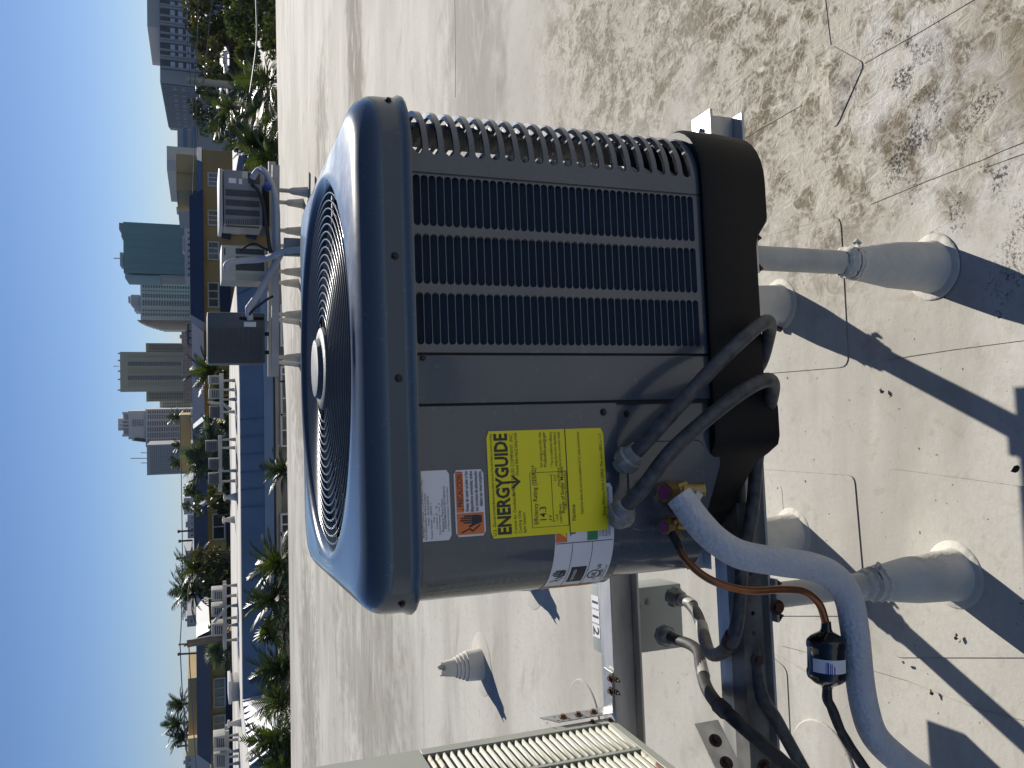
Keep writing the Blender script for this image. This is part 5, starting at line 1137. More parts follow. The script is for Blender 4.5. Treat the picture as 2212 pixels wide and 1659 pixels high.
block(YC, 'wall', yel, 446, 560, 918, 1240, 46, 9, G1); mansard(YC, 'roof', slate, 418, 447.5, 905, 1238, 46.2, 6, 1.0, 22, 10)
bwin(461, 484, 1112, 1162, 45.95, YC, 2, depth=0.05, fw_=0.06); bwin(461, 484, 960, 1000, 45.95, YC, 2, depth=0.05, fw_=0.06)
mansard(YC, 'lower_roof', slate, 489, 506, 1095, 1200, 45.9, 0.3, 0.9)
a = at(418, 1101, 46.0); b_ = at(447, 1083, 45.1); m = MB(); m.tube([a + Vector((0, -0.05, 0)), b_ + Vector((0, -0.08, 0))], 0.12, 6); m.build('hip_trim', trimw, YC, True)
YE = thing('yellow_building', 'ochre block with paler lit blue roof behind the tall leaning palms', 'building', tuple(at(500, 1290, 52)), 0, 'ochre apartment blocks')
block(YE, 'wall', yel, 443, 560, 1205, 1360, 52, 8, G1); mansard(YE, 'roof', slatel, 422, 444, 1200, 1352, 52.2, 5, 1.0, 0, 6)
YD = thing('yellow_building', 'ochre block with dark blue roof left of the brown utility pole', 'building', tuple(at(500, 1500, 43)), 0, 'ochre apartment blocks')
block(YD, 'wall', yel, 453, 560, 1372, 1668, 43, 9, G1); mansard(YD, 'roof', slate, 425, 455, 1362, 1652, 43.2, 6, 1.0, 16, 22)
for Ya, Yb, g_ in ((1384, 1430, glassd), (1467, 1523, curt), (1547, 1591, glassd)): bwin(463, 485, Ya, Yb, 42.95, YD, 3, gm=g_, depth=0.05, fw_=0.06)
mansard(YD, 'lower_roof', slate, 488, 507, 1432, 1668, 42.9, 0.3, 0.9)
a = at(424, 1374, 43.0); m = MB()
m.add([at(424, 1352, 44.5), at(424, 1376, 43.1), at(453, 1362, 42.0), at(447, 1345, 43.6)], [(0, 1, 2, 3)]); m.add([p + Vector((0, 0.2, -0.1)) for p in m.v[:4]], [(3, 2, 1, 0)]); m.build('hip_end', trimw, YD, True)  # hip end facing the sun, its brightness painted in as white
YP = thing('tan_penthouse', 'tan rooftop block with sunlit yellow end above the left dark roof', 'building', tuple(at(424, 1540, 50)))
block(YP, 'wall', tan, 406, 440, 1466, 1594, 50, 5, -0.5); block(YP, 'end_wall', mat('sunlit_yellow_stucco', (0.70, 0.55, 0.27), 0.8), 406, 440, 1596, 1629, 49, 0.4, -0.5)  # sunlight on the end wall is put into its paler stucco
m = MB(); m.add([at(406, 1456, 52), at(405, 1468, 50), at(424, 1470, 49.9), at(424, 1456, 52)], [(0, 1, 2, 3)]); m.add([p + Vector((0.05, 0.3, 0)) for p in m.v[:4]], [(3, 2, 1, 0)]); m.build('side_wall', mat('grey_stucco', (0.40, 0.38, 0.37), 0.8), YP, True)
# white roof of the neighbour on the right, with bluish sheds behind
WR = thing('white_roofed_building', 'low neighbour with streaky white roof among the trees on the right', 'building', (12, 27, -7.2))
P_ = [gz(541, 60, -1.0), gz(539, 165, -1.0), gz(600, 205, -1.0), gz(600, 40, -1.0)]
m = MB(); m.ring([[Vector((p.x, p.y, -7.2)) for p in P_], [Vector((p.x, p.y, -1.0)) for p in P_]], True, False, False); m.build('wall', mat('purple_grey_stucco', (0.28, 0.25, 0.28), 0.8), WR, True)
m = MB(); m.poly(P_); m.build('flat_roof', white_roof, WR, True)
SH = thing('blue_shed', 'blue roofed shed half hidden behind the right hand trees', 'building', tuple(at(520, 130, 44)))
block(SH, 'wall', mat('dull_blue_wall', (0.10, 0.13, 0.24), 0.7), 490, 545, 95, 185, 44, 6, G1); mansard(SH, 'roof', mat('dull_blue_roof', (0.14, 0.18, 0.33), 0.6), 478, 495, 92, 188, 44, 6, 1)
PK = thing('pink_house', 'pinkish house partly hidden by palms right of the grey far condenser', 'building', tuple(at(560, 280, 36)))
block(PK, 'wall', mat('dusty_pink_stucco', (0.36, 0.23, 0.19), 0.85, var=0.08, scale=0.6), 533, 600, 190, 330, 36, 7, G1); mansard(PK, 'roof', mat('grey_blue_roof', (0.16, 0.18, 0.24), 0.7), 515, 534, 185, 335, 36, 6, 0.8)
for Ya, Yb in ((262, 274), (285, 296)): bwin(538, 552, Ya, Yb, 35.95, PK, 1, depth=0.05, fw_=0.06)

# ================================================================ big grey and white apartment block on the right
conc = mat('white_concrete', (0.36, 0.37, 0.39), 0.85, var=0.04, scale=0.05); slab = mat('grey_blue_facade', (0.055, 0.065, 0.09), 0.7, var=0.05, scale=0.1)
pane = mat('pale_blind_pane', (0.60, 0.65, 0.72), 0.3); finm = mat('pale_fin', (0.34, 0.36, 0.40), 0.7)
AB = thing('apartment_block', 'huge grey and white apartment block with rows of pale windows at far right', 'building', (30, 140, -7.2))
yb = 300
c1_ = at(346, 178, yb); c0_ = at(346, -60, yb-0); zt = c1_.z
# right wing faces us, left wing turns away
e2 = at(358, 273, yb+90); 
m = MB(); pl = [(c0_.x, yb), (c1_.x, yb), (e2.x, yb+90), (e2.x+10, yb+130), (c0_.x, yb+130)]; m.prism(pl, -7.2, zt); m.build('wall', conc, AB, True)
pz = at(318, 50, yb+4).z; a = at(330, 58, yb+4); m = MB(); m.box(a.x, c0_.x, yb+4, yb+40, zt+0.001, pz); m.build('penthouse', mat('beige_concrete', (0.50, 0.46, 0.43), 0.85), AB, True)
# grey facade field of the right wing
xR, xL = at(400, -50, yb).x, at(400, 155, yb).x
m = MB(); m.box(xL, xR, yb-0.25, yb-0.02, -7.1, zt-0.12); m.build('facade_panel', slab, AB, True)
wx = [at(400, Y, yb).x for Y in (143, 123, 106, 87.5, 70.5, 50, 32, 14, -6)]
wz = [at(X, 80, yb).z for X in (373, 390, 407, 424, 441)]
m = MB(); m.box(-0.85, 0.85, -0.10, 0.02, -0.7, 0.7)
w0 = m.build('window', pane, AB); w0.location = (0, 0, 0); fst = True
for x in wx:
    for z in wz:
        M_ = Matrix.Translation((x, yb-0.27, z)) ; M_ = wm(AB).inverted() @ M_
        if fst: w0.matrix_basis = M_; fst = False
        else: inst(w0, AB, M_)
for Y in (152, 133, 128, 115, 97, 92, 79, 60.5, 55.5, 42, 24, 19, 5):
    x = at(400, Y, yb).x; m = MB(); m.box(x-0.28, x+0.28, yb-1.2, yb-0.26, -7.0, zt-0.2); m.build('facade_fin', finm, AB, True)
d2 = Vector((e2.x-c1_.x, 90, 0)).normalized(); n2 = Vector((-d2.y, d2.x, 0)) * (1 if -d2.y < 0 else -1)
if n2.dot(c1_) > 0: n2 = -n2
Lw = math.hypot(e2.x-c1_.x, 90); th = math.atan2(d2.y, d2.x)
def wing(s, z, off): return Vector((c1_.x, yb, z)) + d2*s + n2*off
for k in range(26):
    s = Lw*(0.03 + 0.96*k/25); m = MB(); wb(m, wing(s-0.10, 0, 0.15) , wing(s+0.10, 0, 0.15), 0.3, 0.01); m = MB()
    m.ring([[wing(s-0.3, z, 0), wing(s-0.3, z, 0.45), wing(s+0.3, z, 0.45), wing(s+0.3, z, 0)] for z in (-7, zt-0.2)], True, True, True); m.build('facade_fin', finm, AB, True)
m = MB(); m.ring([[wing(0.8, z, 0.05), wing(Lw-0.8, z, 0.05)] for z in (-7, zt-0.3)], close=False); m.build('facade_panel', slab, AB, True)
mw = MB(); mw.ring([[wing(s, z, 0.12) for s in (0, 1.5)] for z in (0, 1.2)], close=False)
for k, Y in enumerate((0.06, 0.19, 0.29, 0.40, 0.50, 0.60, 0.71, 0.81, 0.90)):
    for j in range(5):
        s = Lw*Y; z = zt - 4.9 - 2.8*j; m = MB(); m.ring([[wing(s, zz, 0.10), wing(s+5.0, zz, 0.10), wing(s+5.0, zz, 0.06), wing(s, zz, 0.06)] for zz in (z, z+1.2)], True, True, True); m.build('window', pane if j < 2 else slatel, AB, True)
FB2 = thing('pale_office', 'low pale blue office strip left of the huge apartment block', 'building', tuple(at(430, 300, 95)))
block(FB2, 'wall', conc, 383, 440, 278, 330, 95, 10, G1); block(FB2, 'blue_band', mat('steel_blue_panel', (0.13, 0.20, 0.34), 0.5), 396, 404, 276, 332, 94.8, 0.2); block(FB2, 'blue_band', mat('steel_blue_panel', (0.13, 0.20, 0.34), 0.5), 414, 424, 272, 332, 94.8, 0.2)

# ================================================================ skyline towers
HZ = -7.2
def stuffwin(o, m_, y, X0, X1, Ya, Yb, rows, colsn, wfr=0.6, hfr=0.55, name='windows', off=0.3):
    m = MB(); a = at(X0, Ya, y); b_ = at(X1, Yb, y); x0, x1 = min(a.x, b_.x), max(a.x, b_.x); z0, z1 = min(a.z, b_.z), max(a.z, b_.z)
    for i in range(colsn):
        for j in range(rows):
            cx = x0 + (x1-x0)*(i+0.5)/colsn; cz = z0 + (z1-z0)*(j+0.5)/rows; w = (x1-x0)/colsn*wfr/2; h_ = (z1-z0)/rows*hfr/2
            m.add([(cx-w, y-off, cz-h_), (cx+w, y-off, cz-h_), (cx+w, y-off, cz+h_), (cx-w, y-off, cz+h_), (cx-w, y, cz-h_), (cx+w, y, cz-h_), (cx+w, y, cz+h_), (cx-w, y, cz+h_)], [(0, 1, 2, 3), (0, 4, 5, 1), (3, 2, 6, 7), (0, 3, 7, 4), (1, 5, 6, 2)])
    w_ = m.build(name, m_, o, True); w_['kind'] = 'stuff'; return w_
tw = mat('tower_white', (0.50, 0.50, 0.53), 0.8, var=0.03, scale=0.02); twl = mat('tower_window', (0.075, 0.085, 0.11), 0.3); tg = mat('tower_grey', (0.38, 0.38, 0.40), 0.8)
cream = mat('tower_cream', (0.50, 0.44, 0.30), 0.8, var=0.03, scale=0.02); creamd = mat('tower_ochre', (0.44, 0.35, 0.19), 0.8)
net = mat('teal_scaffold_net', (0.095, 0.26, 0.27), 0.85, col2=(0.115, 0.285, 0.295), scale=0.12, stretch=(1, 1, 0.12)); netl = mat('pale_teal_net', (0.26, 0.42, 0.46), 0.8)
y = 420
t1 = thing('wrapped_tower', 'tower wrapped in plain teal scaffold netting', 'tower', tuple(at(420, 540, y)))
block(t1, 'net', net, 266, 425, 479, 594, y, 30, HZ); block(t1, 'side_net', netl, 270, 345, 593.5, 603, y+1, 26); block(t1, 'lower_side', tg, 345, 425, 593.5, 602, y+1.2, 26, HZ)
block(t1, 'hoist_tower', mat('hoist_steel', (0.25, 0.24, 0.25), 0.7), 257, 266, 481, 496, y+6, 10); block(t1, 'hoist_tower', mat('hoist_steel', (0.25, 0.24, 0.25), 0.7), 262, 266, 496, 512, y+6, 10); block(t1, 'plant_room', tg, 259, 266, 545, 574, y+8, 12)
m = MB(); m.tube([at(259, 558, y+10), at(246, 558, y+10)], 0.25, 5); m.build('mast', tg, t1, True)
for k in range(7):
    Y = 485 + k*16; m = MB(); a = at(270, Y, y-0.15); b_ = at(424, Y+0.6, y-0.15); m.box(a.x-0.06, a.x+0.06, y-0.15, y-0.02, b_.z, a.z); m.build('net_joint', netl if k % 3 == 1 else net, t1, True)
t2 = thing('white_tower', 'white tower with dark window strips and crowned roof left of the teal one', 'tower', tuple(at(420, 650, y+60)))
Y2 = y+60
block(t2, 'shaft', tw, 303, 425, 604, 692, Y2, 30, HZ); block(t2, 'crown', tg, 282, 303, 636, 660, Y2+3, 20, bev=0.5); block(t2, 'crown', tw, 290, 303, 654, 672, Y2+4, 20); block(t2, 'crown_top', tw, 277, 283, 640, 653, Y2+6, 10)
for Ya, Yb, n_ in ((604.5, 613, 3), (615, 625, 1), (626, 632, 1), (634, 645, 2), (648, 662, 3), (668, 674, 1), (676, 684, 1)): stuffwin(t2, twl, Y2, 307, 410, Ya, Yb, 18, n_, 0.75, 0.62, off=0.5)
for k in range(10):
    block(t2, 'balcony_tier', tw if k % 2 else tg, 296 + 3*k + (k*k)*0.35, 425, 691 + 2.2*k, 693.4 + 2.2*k, Y2+2+k*1.5, 18, HZ)
lettering([('NOVA', 0, 0, 4.6, 'CENTER', 0.02, 1.0)], t2, lambda a, b_: wm(t2).inverted() @ (at(297, 649, Y2+2.8) + Vector((a, 0, b_))), tw) if False else None
t3 = thing('cream_tower', 'broad cream tower with stepped shoulders and dark balcony strips', 'tower', tuple(at(420, 800, y+30)))
Y3 = y+30
block(t3, 'shaft', cream, 259, 425, 760, 845, Y3, 30, HZ); block(t3, 'shoulder', creamd, 315, 425, 741, 760.2, Y3+2, 26, HZ); block(t3, 'shoulder', creamd, 316, 425, 844.8, 866, Y3+2, 26, HZ)
for Ya, Yb in ((762, 764.5), (777, 780), (800, 803), (818, 821), (841, 844)): block(t3, 'pinnacle', cream, 254.5, 259.2, Ya, Yb, Y3+0.5, 3)
for Ya, Yb, n_ in ((767, 773, 2), (782, 790, 1), (796, 806, 2), (812, 820, 1), (826, 834, 2)): stuffwin(t3, twl if n_ == 1 else creamd, Y3, 276, 412, Ya, Yb, 22 if n_ == 2 else 26, n_, 0.5 if n_ == 2 else 0.95, 0.5 if n_ == 2 else 0.8, off=0.5)
for Ya, Yb in ((744, 756), (849, 862)): stuffwin(t3, twl, Y3+2, 322, 412, Ya, Yb, 17, 2, 0.6, 0.6, off=0.5)
m = MB(); m.tube([at(257, 791, Y3+6), at(245, 791, Y3+6)], 0.2, 5); m.build('mast', tg, t3, True)
t4 = thing('white_tower', 'slender white tower with tapering crown right of the plain grey slab', 'tower', tuple(at(420, 920, y+90)))
Y4 = y+90
block(t4, 'shaft', tw, 314, 425, 884, 962, Y4, 30, HZ); block(t4, 'crown', tw, 277, 314, 888, 948, Y4+2, 24); block(t4, 'crown', tg, 266, 277, 894, 940, Y4+4, 20); block(t4, 'crown_top', tw, 255, 266, 904, 930, Y4+7, 14)
for k, (Ya, Yb) in enumerate(((890, 894), (907, 910), (914, 917), (922, 925), (938, 943))): block(t4, 'pinnacle', tw, 258 + (6 if k in (0, 4) else 0), 277, Ya, Yb, Y4+2, 2)
for k in range(6): block(t4, 'balcony_tier', tg if k % 2 else tw, 285+5*k, 300+5*k, 945 + k*0.6, 952 + k*0.6, Y4+1.5, 6)
for Ya, Yb, n_, m_ in ((886, 892, 1, twl), (896, 903, 2, twl), (909, 918, 1, twl), (922, 931, 1, twl), (935, 943, 2, twl), (948, 956, 1, twl)): stuffwin(t4, m_, Y4, 318, 412, Ya, Yb, 19, n_, 0.8, 0.55, off=0.5)
stuffwin(t4, twl, Y4+2, 285, 311, 906, 920, 5, 3, 0.6, 0.6, off=0.4)
t5 = thing('grey_slab', 'plain grey slab office with fine grid and antennas', 'tower', tuple(at(420, 990, y-40)))
Y5 = y-40
block(t5, 'shaft', tg, 317, 425, 961, 1022, Y5, 26, HZ); stuffwin(t5, twl, Y5, 324, 405, 964, 1020, 20, 14, 0.55, 0.4, off=0.2)
for Y, X in ((990, 282), (978, 304), (1000, 305)): m = MB(); m.tube([at(318, Y, Y5+4), at(X, Y, Y5+4)], 0.18, 5); m.build('mast', tg, t5, True)
t6 = thing('pale_tower', 'narrow pale tower filling the gap beside the cream one', 'tower', tuple(at(420, 872, y+120)))
block(t6, 'shaft', mat('tower_pale', (0.42, 0.41, 0.38), 0.8), 345, 425, 866, 890, y+120, 20, HZ); stuffwin(t6, twl, y+120, 350, 412, 868, 888, 12, 3, 0.6, 0.5, off=0.4)
lows = [(395, 425, 425, 440, 'low pale rooftop block under the teal tower'), (385, 425, 440, 462, 'low grey rooftop block with stepped top under the teal tower'), (398, 420, 470, 600, 'long white low rise strip below the teal tower'), (404, 425, 700, 745, 'dark low rise with pipes between the white and cream towers'), (392, 425, 716, 740, 'pinkish low roof right of the cream tower'), (401, 428, 1050, 1072, 'white low house with red top near the bushy tree'), (397, 428, 1076, 1110, 'white low rise with square windows above the dark roof'), (405, 428, 1112, 1162, 'pale low rise with two dark windows above the dark roof'), (401, 428, 1190, 1222, 'small white house beside the leaning palms'), (398, 428, 1290, 1330, 'white stepped block behind the leaning palms'), (404, 428, 1330, 1352, 'grey low block behind the leaning palms'), (400, 430, 1634, 1664, 'white block with small balconies at the left picture edge'), (385, 425, 741, 870, 'pink tiled low roofs at the foot of the cream tower')]
lcol = [conc, tg, tw, slab, mat('pink_tiles', (0.42, 0.26, 0.20), 0.8), tw, tw, conc, tw, tw, tg, tw, mat('pink_tiles', (0.42, 0.26, 0.20), 0.8)]
for i, ((X0, X1, Ya, Yb, lab), m_) in enumerate(zip(lows, lcol)):
    y_ = 110 + 17*(i % 5) if i < 12 else 240
    if i == 12: X0 = 396
    o = thing('low_building', lab, 'building', tuple(at(X1, (Ya+Yb)/2, y_)), 0, 'low buildings of the town beyond')
    block(o, 'wall', m_, X0, X1, Ya, Yb, y_, 12, HZ); block(o, 'roof_box', tg, X0-4, X0, Ya+(Yb-Ya)*0.3, Ya+(Yb-Ya)*0.55, y_+2, 4)
    n_ = max(1, int((Yb-Ya)/12))
    for k in range(n_): bwin(X0+7, X0+13, Ya + (Yb-Ya)*(k+0.3)/n_, Ya + (Yb-Ya)*(k+0.72)/n_, y_-0.02, o, 1, depth=0.03, fw_=0.08)
# ================================================================ poles and wires
polem = mat('weathered_wood_pole', (0.17, 0.13, 0.10), 0.8, var=0.2, scale=3); polec = mat('concrete_pole', (0.28, 0.27, 0.22), 0.8)
UP = thing('utility_pole', 'leaning brown utility pole with crossarm brackets beside the pale condensers', 'utility pole', tuple(at(510, 1370, 33)))
a = at(404, 1391, 33); b_ = at(560, 1361, 33); m = MB(); m.tube([b_, a], [0.19, 0.13], 10); m.build('pole', polem, UP, True, smooth=60)
m = MB(); m.tube([a, at(388, 1392, 33)], 0.035, 6); m.tube([at(389.5, 1391, 33), at(387, 1394, 33)], 0.05, 6); m.build('insulator', polem, UP, True)
m = MB(); m.tube([at(404, 1393, 33), at(397, 1396, 33)], 0.03, 6); m.build('insulator', polem, UP, True)
UQ = thing('utility_pole', 'grey concrete utility pole in front of the huge apartment block', 'utility pole', tuple(at(560, 190, 30)))
a = at(403, 173, 30); b_ = at(560, 192, 30); m = MB(); m.tube([b_, a], [0.15, 0.10], 10); m.build('pole', polec, UQ, True, smooth=60)
for X in (412, 421, 428, 440): m = MB(); m.tube([at(X, 173.5, 29.9), at(X, 180, 29.9)], 0.035, 6); m.build('insulator', polec, UQ, True)
UR = thing('light_pole', 'white horizontal lamp arm among the right hand trees', 'lamp arm', tuple(at(487, 150, 42))); m = MB(); m.tube([at(487, 113, 42), at(488, 175, 42)], 0.09, 8); m.build('arm', whitef, UR, True, smooth=60); m = MB(); m.tube([at(481, 131, 41.9), at(487, 131, 41.9)], 0.16, 8); m.build('transformer', tg, UR, True, smooth=60)
for X0, X1, Y, lab in ((386, 424, 1413, 'thin steel lamp post just left of the brown utility pole'), (386, 418, 1148, 'thin steel mast standing on the dark roof near the low rise'), (388, 416, 1169, 'shorter steel mast with cap on the dark roof'), (385, 406, 1612, 'thin steel mast on the tan rooftop block'), (383, 410, 1206, 'thin mast by the small white house')):
    o = thing('mast', lab, 'mast', tuple(at(X1, Y, 47)), 0, 'thin masts along the roofs'); m = MB(); m.tube([at(X1, Y-2, 47), at(X0, Y, 47)], 0.055, 6); m.build('shaft', polem, o, True, smooth=60); m = MB(); m.tube([at(X0, Y-3, 47), at(X0, Y+3, 47)], 0.06, 6); m.build('cap', polem, o, True)
wirem = mat('power_line', (0.10, 0.11, 0.13), 0.5)
def wire_(pts, lab, r=0.022):
    p = smoothpath([at(*q) for q in pts], 8); o = MB(); o.tube(p, r, 4); tag(o.build('power_line', wirem), lab, 'power line', 'power lines')
wire_([(389, 1392, 33), (392, 1330, 34), (394, 1200, 36), (392, 1050, 40), (389, 900, 44)], 'upper power line running right from the brown pole')
wire_([(389, 1392, 33), (393, 1480, 32), (399, 1560, 31), (407, 1680, 30)], 'upper power line running left from the brown pole')
wire_([(408, 1391, 33), (410, 1440, 32.5), (414, 1500, 32), (420, 1600, 31), (426, 1680, 30.5)], 'lower power line running left from the brown pole')
wire_([(412, 180, 29.8), (406, 100, 29), (403, -10, 28)], 'top power line right of the concrete pole', 0.018)
wire_([(421, 180, 29.8), (425, 100, 29), (428, -10, 28)], 'second power line right of the concrete pole', 0.018)
wire_([(440, 180, 29.8), (448, 90, 29), (460, -10, 28)], 'third power line right of the concrete pole', 0.018)
wire_([(412, 180, 29.8), (416, 240, 30), (419, 330, 31), (416, 420, 32)], 'top power line left of the concrete pole', 0.018)
wire_([(421, 180, 29.8), (424, 240, 30), (428, 300, 31)], 'second power line left of the concrete pole', 0.018)
wire_([(522, -10, 20), (521, 80, 21), (520, 180, 22)], 'thin cable crossing the right hand trees', 0.012)
wire_([(553, -10, 18), (555, 80, 18), (549, 140, 19), (540, 200, 20)], 'dark cable crossing over the white neighbour roof', 0.022)

# ================================================================ trees and palms
def leafmat(name, c, c2, scale=3.0, tr=0.16):
    M = mat(name, c, 0.42, scale=scale, col2=c2, spec=0.5); p = M.node_tree.nodes['Principled BSDF']
    p.inputs['Transmission Weight'].default_value = 0.0; p.inputs['Subsurface Weight'].default_value = 0.0
    n = M.node_tree.nodes; l = M.node_tree.links; out = n['Material Output']
    t = n.new('ShaderNodeBsdfTranslucent'); mx = n.new('ShaderNodeMixShader'); mx.inputs[0].default_value = tr
    t.inputs[0].default_value = (min(1, c2[0]*1.6), min(1, c2[1]*1.6), c2[2]*0.6, 1)
    l.new(p.outputs[0], mx.inputs[1]); l.new(t.outputs[0], mx.inputs[2]); l.new(mx.outputs[0], out.inputs[0]); return M
palmg = leafmat('palm_green', (0.026, 0.050, 0.014), (0.075, 0.105, 0.026)); palmd = leafmat('palm_dark_green', (0.013, 0.028, 0.013), (0.032, 0.052, 0.020)); fang = leafmat('silver_palm_green', (0.06, 0.10, 0.075), (0.12, 0.16, 0.12)); treeg = leafmat('dark_leaf_green', (0.012, 0.024, 0.010), (0.034, 0.052, 0.016), 1.2); treel = leafmat('bright_leaf_green', (0.026, 0.048, 0.012), (0.085, 0.11, 0.028), 1.5); treeo = leafmat('olive_leaf_green', (0.05, 0.055, 0.014), (0.11, 0.10, 0.025), 1.2)
bark = mat('grey_bark', (0.16, 0.14, 0.11), 0.9, var=0.25, scale=6, bump=0.4, bscale=12)
def frond_mesh(seed, L_=1.0, droop=0.55, nl=15, wl=0.30, fan=False):
    rr = random.Random(seed); m = MB()
    if fan:
        for i in range(17):
            a = R(-115 + 230*i/16) ; d = Vector((math.cos(a), math.sin(a), 0)); s_ = Vector((-d.y, d.x, 0))*0.035; l_ = 0.52*(0.85+0.2*rr.random())
            c = Vector((0.5, 0, 0.12)); m.add([c, c + d*l_*0.5 + s_ + Vector((0, 0, 0.02)), c + d*l_ - Vector((0, 0, 0.10)), c + d*l_*0.5 - s_ - Vector((0, 0, 0.01))], [(0, 1, 2, 3)])
        m.tube([(0, 0, 0), (0.5, 0, 0.12)], 0.012, 4); return m
    P_ = [];
    for i in range(9):
        t = i/8; P_.append(Vector((L_*(t - 0.12*t*t*droop), 0, L_*(0.30*t - droop*t*t*0.75))))
    m.tube(P_, [0.018*(1-0.8*i/8) for i in range(9)], 3, False)
    for i in range(nl):
        t = 0.12 + 0.88*i/(nl-1); k = t*8; j = min(7, int(k)); p = P_[j].lerp(P_[j+1], k-j); tg = (P_[j+1]-P_[j]).normalized()
        l_ = wl*(math.sin(PI*(0.18+0.72*t))**0.8)*(0.85+0.3*rr.random())
        for s_ in (-1, 1):
            d = (tg*(0.55+0.5*t) + Vector((0, s_, 0)) + Vector((0, 0, -0.25-0.35*rr.random()))).normalized(); w = tg*0.026
            m.add([p - w, p + w, p + d*l_*0.6 + w*0.7, p + d*l_, p + d*l_*0.6 - w*0.7], [(0, 1, 2, 3, 4)])
    return m
FR_ = {}
def palm(name, label, base, crown, n, L_, m_, group, seed, fan=False, trunk_r=0.10, lo=-25, hi=80, cat='palm tree', droop=0.55):
    base = Vector(base); crown = Vector(crown); o = thing(name, label, cat, tuple(base), 0, group); rr = random.Random(seed)
    m = MB(); tp = smoothpath([base, base.lerp(crown, 0.5) + Vector((0.1*rr.uniform(-1, 1), 0, 0)), crown], 6); m.tube(tp, [trunk_r*(1.15-0.4*i/(len(tp)-1)) for i in range(len(tp))], 8); m.build('trunk', bark, o, True, smooth=60)
    for k in range(n):
        key = (fan, m_.name, k % 3, droop)
        az = k*2.39996 + rr.uniform(-0.3, 0.3); el = R(lo + (hi-lo)*((k+0.5)/n)**0.9 + rr.uniform(-8, 8)); s_ = L_*rr.uniform(0.82, 1.12)
        M_ = Matrix.Translation(crown-base) @ Matrix.Rotation(az, 4, 'Z') @ Matrix.Rotation(-el, 4, 'Y') @ Matrix.Rotation(rr.uniform(-0.3, 0.3), 4, 'X') @ Matrix.Scale(s_, 4)
        if key in FR_: f = bpy.data.objects.new('frond', FR_[key]); COL.objects.link(f); f.parent = o
        else: f = frond_mesh(seed + k, 1.0, droop, fan=fan).build('frond', m_, o); FR_[key] = f.data
        f.matrix_basis = M_
    return o
def tree(name, label, base, cen, rad, n, leafsz, m_, group, seed, cat='tree', clumps=26, flat=0.75):
    base = Vector(base); cen = Vector(cen); rad = Vector(rad); rr = random.Random(seed); o = thing(name, label, cat, tuple(base), 0, group)
    m = MB(); m.tube([base, base.lerp(cen, 0.6), cen], [0.22, 0.16, 0.06], 8)
    for k in range(5): 
        e = cen + Vector((rr.uniform(-.6, .6)*rad.x, rr.uniform(-.6, .6)*rad.y, rr.uniform(-.3, .6)*rad.z)); m.tube([base.lerp(cen, 0.45+0.1*k), e], [0.08, 0.03], 5)
    m.build('trunk', bark, o, True, smooth=60)
    cl_ = []
    for k in range(clumps):
        while True:
            v = Vector((rr.uniform(-1, 1), rr.uniform(-1, 1), rr.uniform(-1, 1)))
            if 0.25 < v.length < 1: break
        cl_.append((cen + Vector((v.x*rad.x, v.y*rad.y, v.z*rad.z)), rr.uniform(0.22, 0.42)*min(rad)))
    m = MB()
    for k in range(n):
        c, r_ = cl_[rr.randrange(clumps)]; v = Vector((rr.gauss(0, 1), rr.gauss(0, 1), rr.gauss(0, 1))).normalized()*r_*(rr.random()**0.35); v.z *= flat; p = c + v
        a = Vector((rr.gauss(0, 1), rr.gauss(0, 1), rr.gauss(0, 0.6))).normalized(); u = a.orthogonal().normalized(); u = (Matrix.Rotation(rr.uniform(0, 6.28), 3, a) @ u); w = a.cross(u); s_ = leafsz*rr.uniform(0.6, 1.4)
        m.add([p - u*s_, p + w*s_*0.45 - u*0.2*s_, p + u*s_, p - w*s_*0.45 - u*0.2*s_], [(0, 1, 2, 3)])
    c = m.build('crown', m_, o, True); c['kind'] = 'stuff'; return o
gz_ = -7.2
def below(p): return (p.x, p.y, gz_)
pg = 'palms between our roof and the blue building'
for i, (X, Y, y, n, L_, m_, lab) in enumerate((
   (618, 1015, 17.4, 22, 0.55, palmd, 'small dark palm crown peeping over the roof edge by the window'),
   (615, 1215, 17.6, 26, 0.78, palmg, 'glossy palm leaning left with a spray of pale dead leaves'),
   (606, 1290, 17.2, 24, 0.78, palmd, 'dark palm with long fronds reaching across the blue mansard'),
   (618, 1360, 16.8, 18, 0.60, palmg, 'short palm tuft between the two long fronded ones'),
   (626, 1440, 17.0, 26, 0.80, palmd, 'dark palm with upright feathery fronds below the roof hatch'),
   (622, 1510, 16.8, 24, 0.74, palmg, 'bright palm in front of the start of the sunlit facet'),
   (616, 1592, 17.2, 28, 0.80, palmg, 'wide bright palm in front of the sunlit facet'),
   (626, 1650, 16.6, 24, 0.72, palmg, 'bright palm cut by the left picture edge'))):
    p = at(X, Y, y); palm('palm', lab, below(p), p, n, L_, m_, pg, 40+i, fan=(i == 3), lo=-35, hi=85)
rg = 'palms on the right behind our roof'
